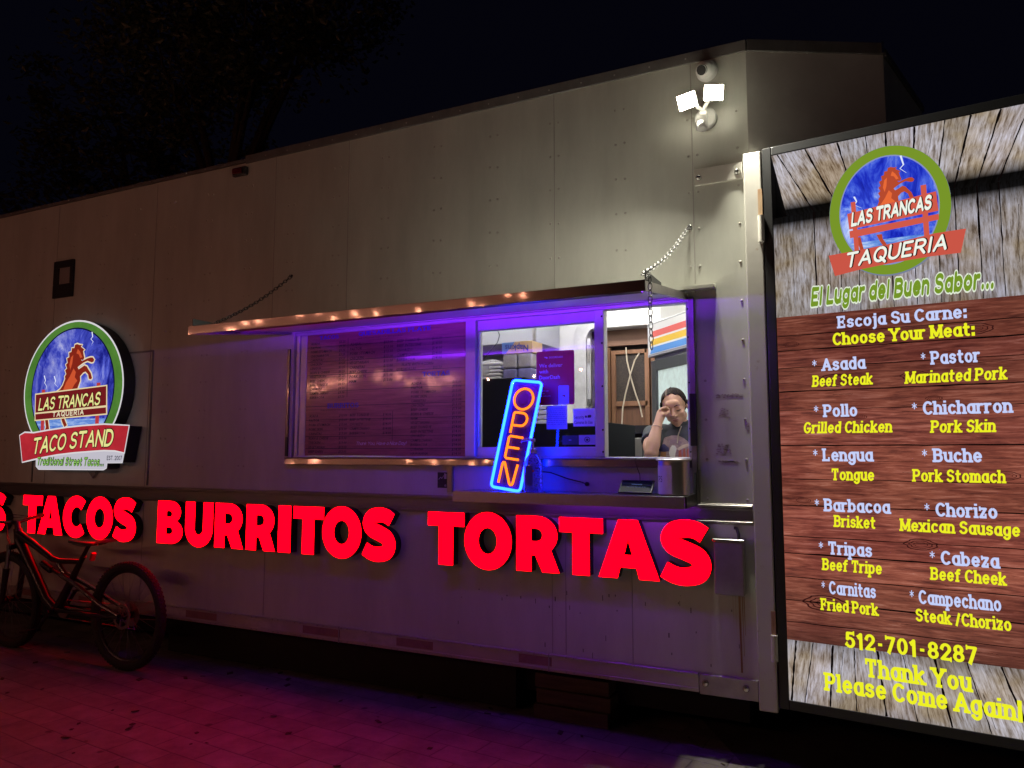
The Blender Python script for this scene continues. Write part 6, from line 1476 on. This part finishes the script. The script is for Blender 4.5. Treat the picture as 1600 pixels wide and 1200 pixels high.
t = MB(); t.tube([BP(-5.36, .70), BP(-5.27, .835)], .0155, n=12); t.build('seat_post', fm_, bike, smooth=True)
t = MB(); n = 16; vs = []; fs = []
for i in range(n + 1):
    u = i / n; x = -5.485 + u * .43; wd = .020 + .052 * max(0, (u - .35) / .65) ** 1.1; zt = .838 + .030 * (u - .4) ** 2 * 2 + (.012 if u > .8 else 0)
    for (q, dz) in ((-1, -.012), (-.8, .004), (0, .010), (.8, .004), (1, -.012), (0, -.016)): vs.append((x, YB + q * wd, zt + dz))
for i in range(n):
    for k in range(6): fs.append((i * 6 + k, i * 6 + (k + 1) % 6, (i + 1) * 6 + (k + 1) % 6, (i + 1) * 6 + k))
fs.append(tuple(range(6))); fs.append(tuple(n * 6 + k for k in range(6))); t.add(vs, fs)
sa = t.build('saddle', mat('saddle_vinyl', (.016, .015, .016), rough=.45), bike, smooth=True)
t = MB()
for s in (-1, 1): t.tube([BP(-5.45, .826, s * .012), BP(-5.33, .815, s * .020), BP(-5.15, .835, s * .022)], .0035, n=6)
t.build('saddle_rails', alm, sa)
t = MB(); t.obox(BP(-5.225, .745, 0), (.010, 0, .026), (0, .016, 0), (.010, 0, -.004)); t.build('tail_light', mat('tail_light_lens', (.55, .03, .03), rough=.2, coat=.5), bike)
# fork, stem, bar
fx_ = Vector(fc); ax = Matrix.Rotation(R_(0), 3, 'Z') @ Matrix.Rotation(R_(4), 3, 'X') @ Vector((0, 1, 0)); crown = Vector(BP(-6.125, .775)) + Vector((-.005, .01, 0))
t = MB(); t.obox(crown, ax * .075, Vector((ax.y, -ax.x, 0)) * .024, Vector((0, 0, .020))); fk_ = t.build('fork_crown', fm_, bike, bevel=.006)
for s in (-1, 1):
    a = crown + ax * s * .062; b_ = fx_ + ax * s * .062; m1 = a.lerp(b_, .45)
    t = MB(); t.tube([tuple(a + Vector((0, 0, .02))), tuple(m1)], .0165, n=12); t.build('stanchion', alm, fk_, smooth=True)
    t = MB(); t.tube([tuple(a.lerp(b_, .40)), tuple(b_ + Vector((0, 0, -.02)))], [.024, .017], n=12); t.build('fork_leg', fm_, fk_, smooth=True)
t = MB(); t.tube([BP(-6.13, .90), BP(-6.145, .955)], .020, n=12); st0 = Vector(BP(-6.142, .945)); fwd = Matrix.Rotation(R_(0), 3, 'Z') @ Vector((-1, 0, 0)); bc = st0 + fwd * .055 + Vector((0, 0, .008)); t.tube([tuple(st0), tuple(bc)], .018, n=10); t.build('stem', fm_, bike, smooth=True)
bd = Vector((-.52, .0, 0)).normalized(); bd = Vector((.16, .985, .0)).normalized()
t = MB(); t.tube([tuple(bc - bd * .30 + Vector((0, 0, .04))), tuple(bc - bd * .18 + Vector((0, 0, .032))), tuple(bc - bd * .05), tuple(bc + bd * .05), tuple(bc + bd * .18 + Vector((0, 0, .032))), tuple(bc + bd * .30 + Vector((0, 0, .04)))], .0135, n=10); hbar = t.build('handlebar', fm_, bike, smooth=True)
for s in (-1, 1):
    t = MB(); t.tube([tuple(bc + bd * s * .18 + Vector((0, 0, .036))), tuple(bc + bd * s * .31 + Vector((0, 0, .040)))], .0175, n=12); t.build('grip', rubm, hbar, smooth=True)
    t = MB(); p0 = bc + bd * s * .15 + Vector((0, 0, .034)); t.tube([tuple(p0), tuple(p0 + fwd * .035 + Vector((0, 0, -.012))), tuple(p0 + fwd * .05 + bd * s * .10 + Vector((0, 0, -.022)))], [.011, .008, .006], n=8); t.build('brake_lever', alm, hbar, smooth=True)
for off in (0, .03):
    t = MB(); t.tube([tuple(bc + bd * .16 + Vector((0, 0, .03))), tuple(bc + fwd * .10 + Vector((0, 0, .06 - off))), BP(-6.17, .86 - off, -.05), BP(-6.09, .74, -.045)], .003, n=6); t.build('brake_hose', M['black_plastic'], bike, smooth=True)
# cranks, chainring, pedals, chain
t = MB(); n = 64
t.slab([[(.066 * (1 + (.05 if i % 2 else 0)) * math.cos(6.2832 * i / n), .066 * (1 + (.05 if i % 2 else 0)) * math.sin(6.2832 * i / n)) for i in range(n)]], lambda a, b: (bb[0] + a, YB + .045, bb[1] + b), lambda a, b: (bb[0] + a, YB + .049, bb[1] + b), back=True); t.build('chainring', alm, bike)
for s, dx, dz in ((-1, -.10, -.135), (1, .10, .135)):
    t = MB(); t.tube([BP(bb[0], bb[1], s * .055), BP(bb[0] + dx, bb[1] + dz, s * .070)], [.016, .012], n=8); cr = t.build('crank_arm', fm_, bike, smooth=True)
    t = MB(); t.obox(BP(bb[0] + dx, bb[1] + dz, s * .125), (.048, 0, .006), (0, .048, 0), (0, 0, .008)); t.tube([BP(bb[0] + dx, bb[1] + dz, s * .07), BP(bb[0] + dx, bb[1] + dz, s * .17)], .007, n=8); t.build('pedal', fm_, cr)
t = MB(); t.tube([BP(bb[0], bb[1] + .066, .047), BP(rc[0], rc[2] + .055, .046)], .004, n=6); t.tube([BP(bb[0], bb[1] - .066, .047), BP(rc[0] + .02, rc[2] - .10, .046), BP(rc[0], rc[2] - .06, .046)], .004, n=6); t.build('drive_chain', alm, bike)
bike.location.x += .15

# ------------------------------------------------------------------ timber block under the trailer
wb = thing('timber_blocking', 'dark stack of timber blocks propping the trailer floor, near the right end', 'timber blocks', (-1.55, .35, 0))
for i in range(3):
    t = MB(); t.box(-1.76 + .012 * (i % 2), -1.32 + .012 * (i % 2), .10 + .01 * i, .55, .003 + i * .082, .080 + i * .082); t.build('timber', mat('old_timber_%d' % i, (.11, .065, .045), rough=.8, col2=(.05, .03, .022), vscale=5, vstretch=(.8, 6, 6), bump=.2), wb, bevel=.004)

# ------------------------------------------------------------------ trees behind the trailer
leafm = mat('leaf', (.11, .12, .05), rough=.45, col2=(.05, .06, .025), vscale=2.5)
barkm = mat('bark', (.07, .052, .04), rough=.9, bump=.5, bscale=25, bstretch=(1, 1, .2))
def tree(label, base, lumps, nleaf, seed, size):
    r = random.Random(seed)
    root = thing('leafy_tree', label, 'tree', base, group='trees behind the trailer')
    t = MB(); top = Vector((base[0] + .3, base[1] - .3, 5.6)); t.tube([base, (base[0] + .08, base[1], 2.0), (base[0] + .15, base[1] - .1, 4.0), tuple(top)], [.28, .22, .17, .11], n=12)
    for (c, rad) in lumps:
        c = Vector(c); m = top.lerp(c, .5) + Vector((0, 0, -.2)); t.tube([tuple(top - Vector((0, 0, .6))), tuple(m), tuple(c)], [.085, .05, .018], n=8)
        for k in range(7):
            d = Vector((r.uniform(-1, 1), r.uniform(-1, 1), r.uniform(-.8, .6))).normalized() * rad * .85
            t.tube([tuple(m.lerp(c, r.uniform(.3, 1))), tuple(c + d * .55 + Vector((0, 0, .08))), tuple(c + d)], [.018, .010, .004], n=5)
    t.build('trunk', barkm, root, smooth=True)
    lf = MB()
    for (c, rad) in lumps:
        nn = int(nleaf * rad ** 2 / sum(q[1] ** 2 for q in lumps)); tw = []
        for k in range(max(6, nn // 26)):
            d = Vector((r.gauss(0, 1), r.gauss(0, 1), r.gauss(0, .8))).normalized() * rad * r.uniform(.35, 1.0) ** .7; tw.append(Vector(c) + d)
        for k in range(nn):
            p_ = r.choice(tw) + Vector((r.gauss(0, .13), r.gauss(0, .13), r.gauss(-.04, .11)))
            a = r.uniform(0, 6.283); tl = r.uniform(-.9, .5); d = Vector((math.cos(a) * math.cos(tl), math.sin(a) * math.cos(tl), math.sin(tl))); n_ = d.cross(Vector((r.uniform(-1, 1), r.uniform(-1, 1), 1.2))).normalized()
            s = size * r.uniform(.6, 1.25); b_ = len(lf.v)
            up = d.cross(n_) * s * .10
            lf.v += [tuple(p_), tuple(p_ + d * s * .45 + n_ * s * .27 + up), tuple(p_ + d * s), tuple(p_ + d * s * .45 - n_ * s * .27 + up)]
            lf.f += [(b_, b_ + 1, b_ + 2), (b_, b_ + 2, b_ + 3)]
    lf.build('crown', leafm, root, fixn=False)
tree('leafy tree with branches hanging over the roof, top left, leaf tips faintly lit', (-9.2, 4.6, 0), [((-6.4, 2.3, 6.35), .85), ((-5.75, 2.7, 6.9), .8), ((-7.2, 1.9, 6.6), .9), ((-6.0, 3.3, 7.4), 1.0), ((-8.3, 2.6, 6.7), 1.2), ((-7.4, 3.4, 7.6), 1.2), ((-6.15, 2.15, 5.82), .35)], 9000, 5, .105)
tree('darker leafy tree further left behind the long trailer roof', (-13.0, 6.0, 0), [((-11.5, 4.2, 6.4), 1.5), ((-12.5, 5.0, 7.8), 1.7), ((-10.3, 4.8, 7.6), 1.5), ((-13.0, 4.4, 6.0), 1.4)], 6000, 9, .14)

# ------------------------------------------------------------------ warm string lights over the seating area in front of the trailer
sl2 = thing('string_lights', 'string of warm bulbs hanging over the yard facing the trailer', 'string lights', (-4.0, -5.6, 2.6))
pts = [(-11.0 + .29 * i + .07 * math.sin(i * 2.3), -5.6 - .15 * math.sin(i * .9), 2.72 - .20 * abs(math.sin(i * .23)) + .05 * math.sin(i * 3.1)) for i in range(27)]
t = MB(); t.tube([(x, y, z + .075) for x, y, z in pts], .004, n=6); t.build('wire', M['black_plastic'], sl2)
b0 = None
for i, pnt in enumerate(pts):
    if b0 is None:
        t = MB(); t.ell((0, 0, 0), .013, .013, .018, nu=8, nv=6); bme = t.mesh('bulb', M['bulb'], smooth=True)
        t = MB(); t.tube([(0, 0, .016), (0, 0, .072)], .009, n=8); sme = t.mesh('socket', M['black_plastic'])
    b0 = bpy.data.objects.new('bulb', bme); COL.objects.link(b0); b0.parent = sl2; b0.location = Vector(pnt) - Vector(sl2.location)
    s0 = bpy.data.objects.new('socket', sme); COL.objects.link(s0); s0.parent = b0
for x in (-11.2, -2.9):
    t = MB(); t.tube([(x, -5.6, 0), (x, -5.6, 2.9)], .04, n=12); t.build('pole', M['black'], sl2)
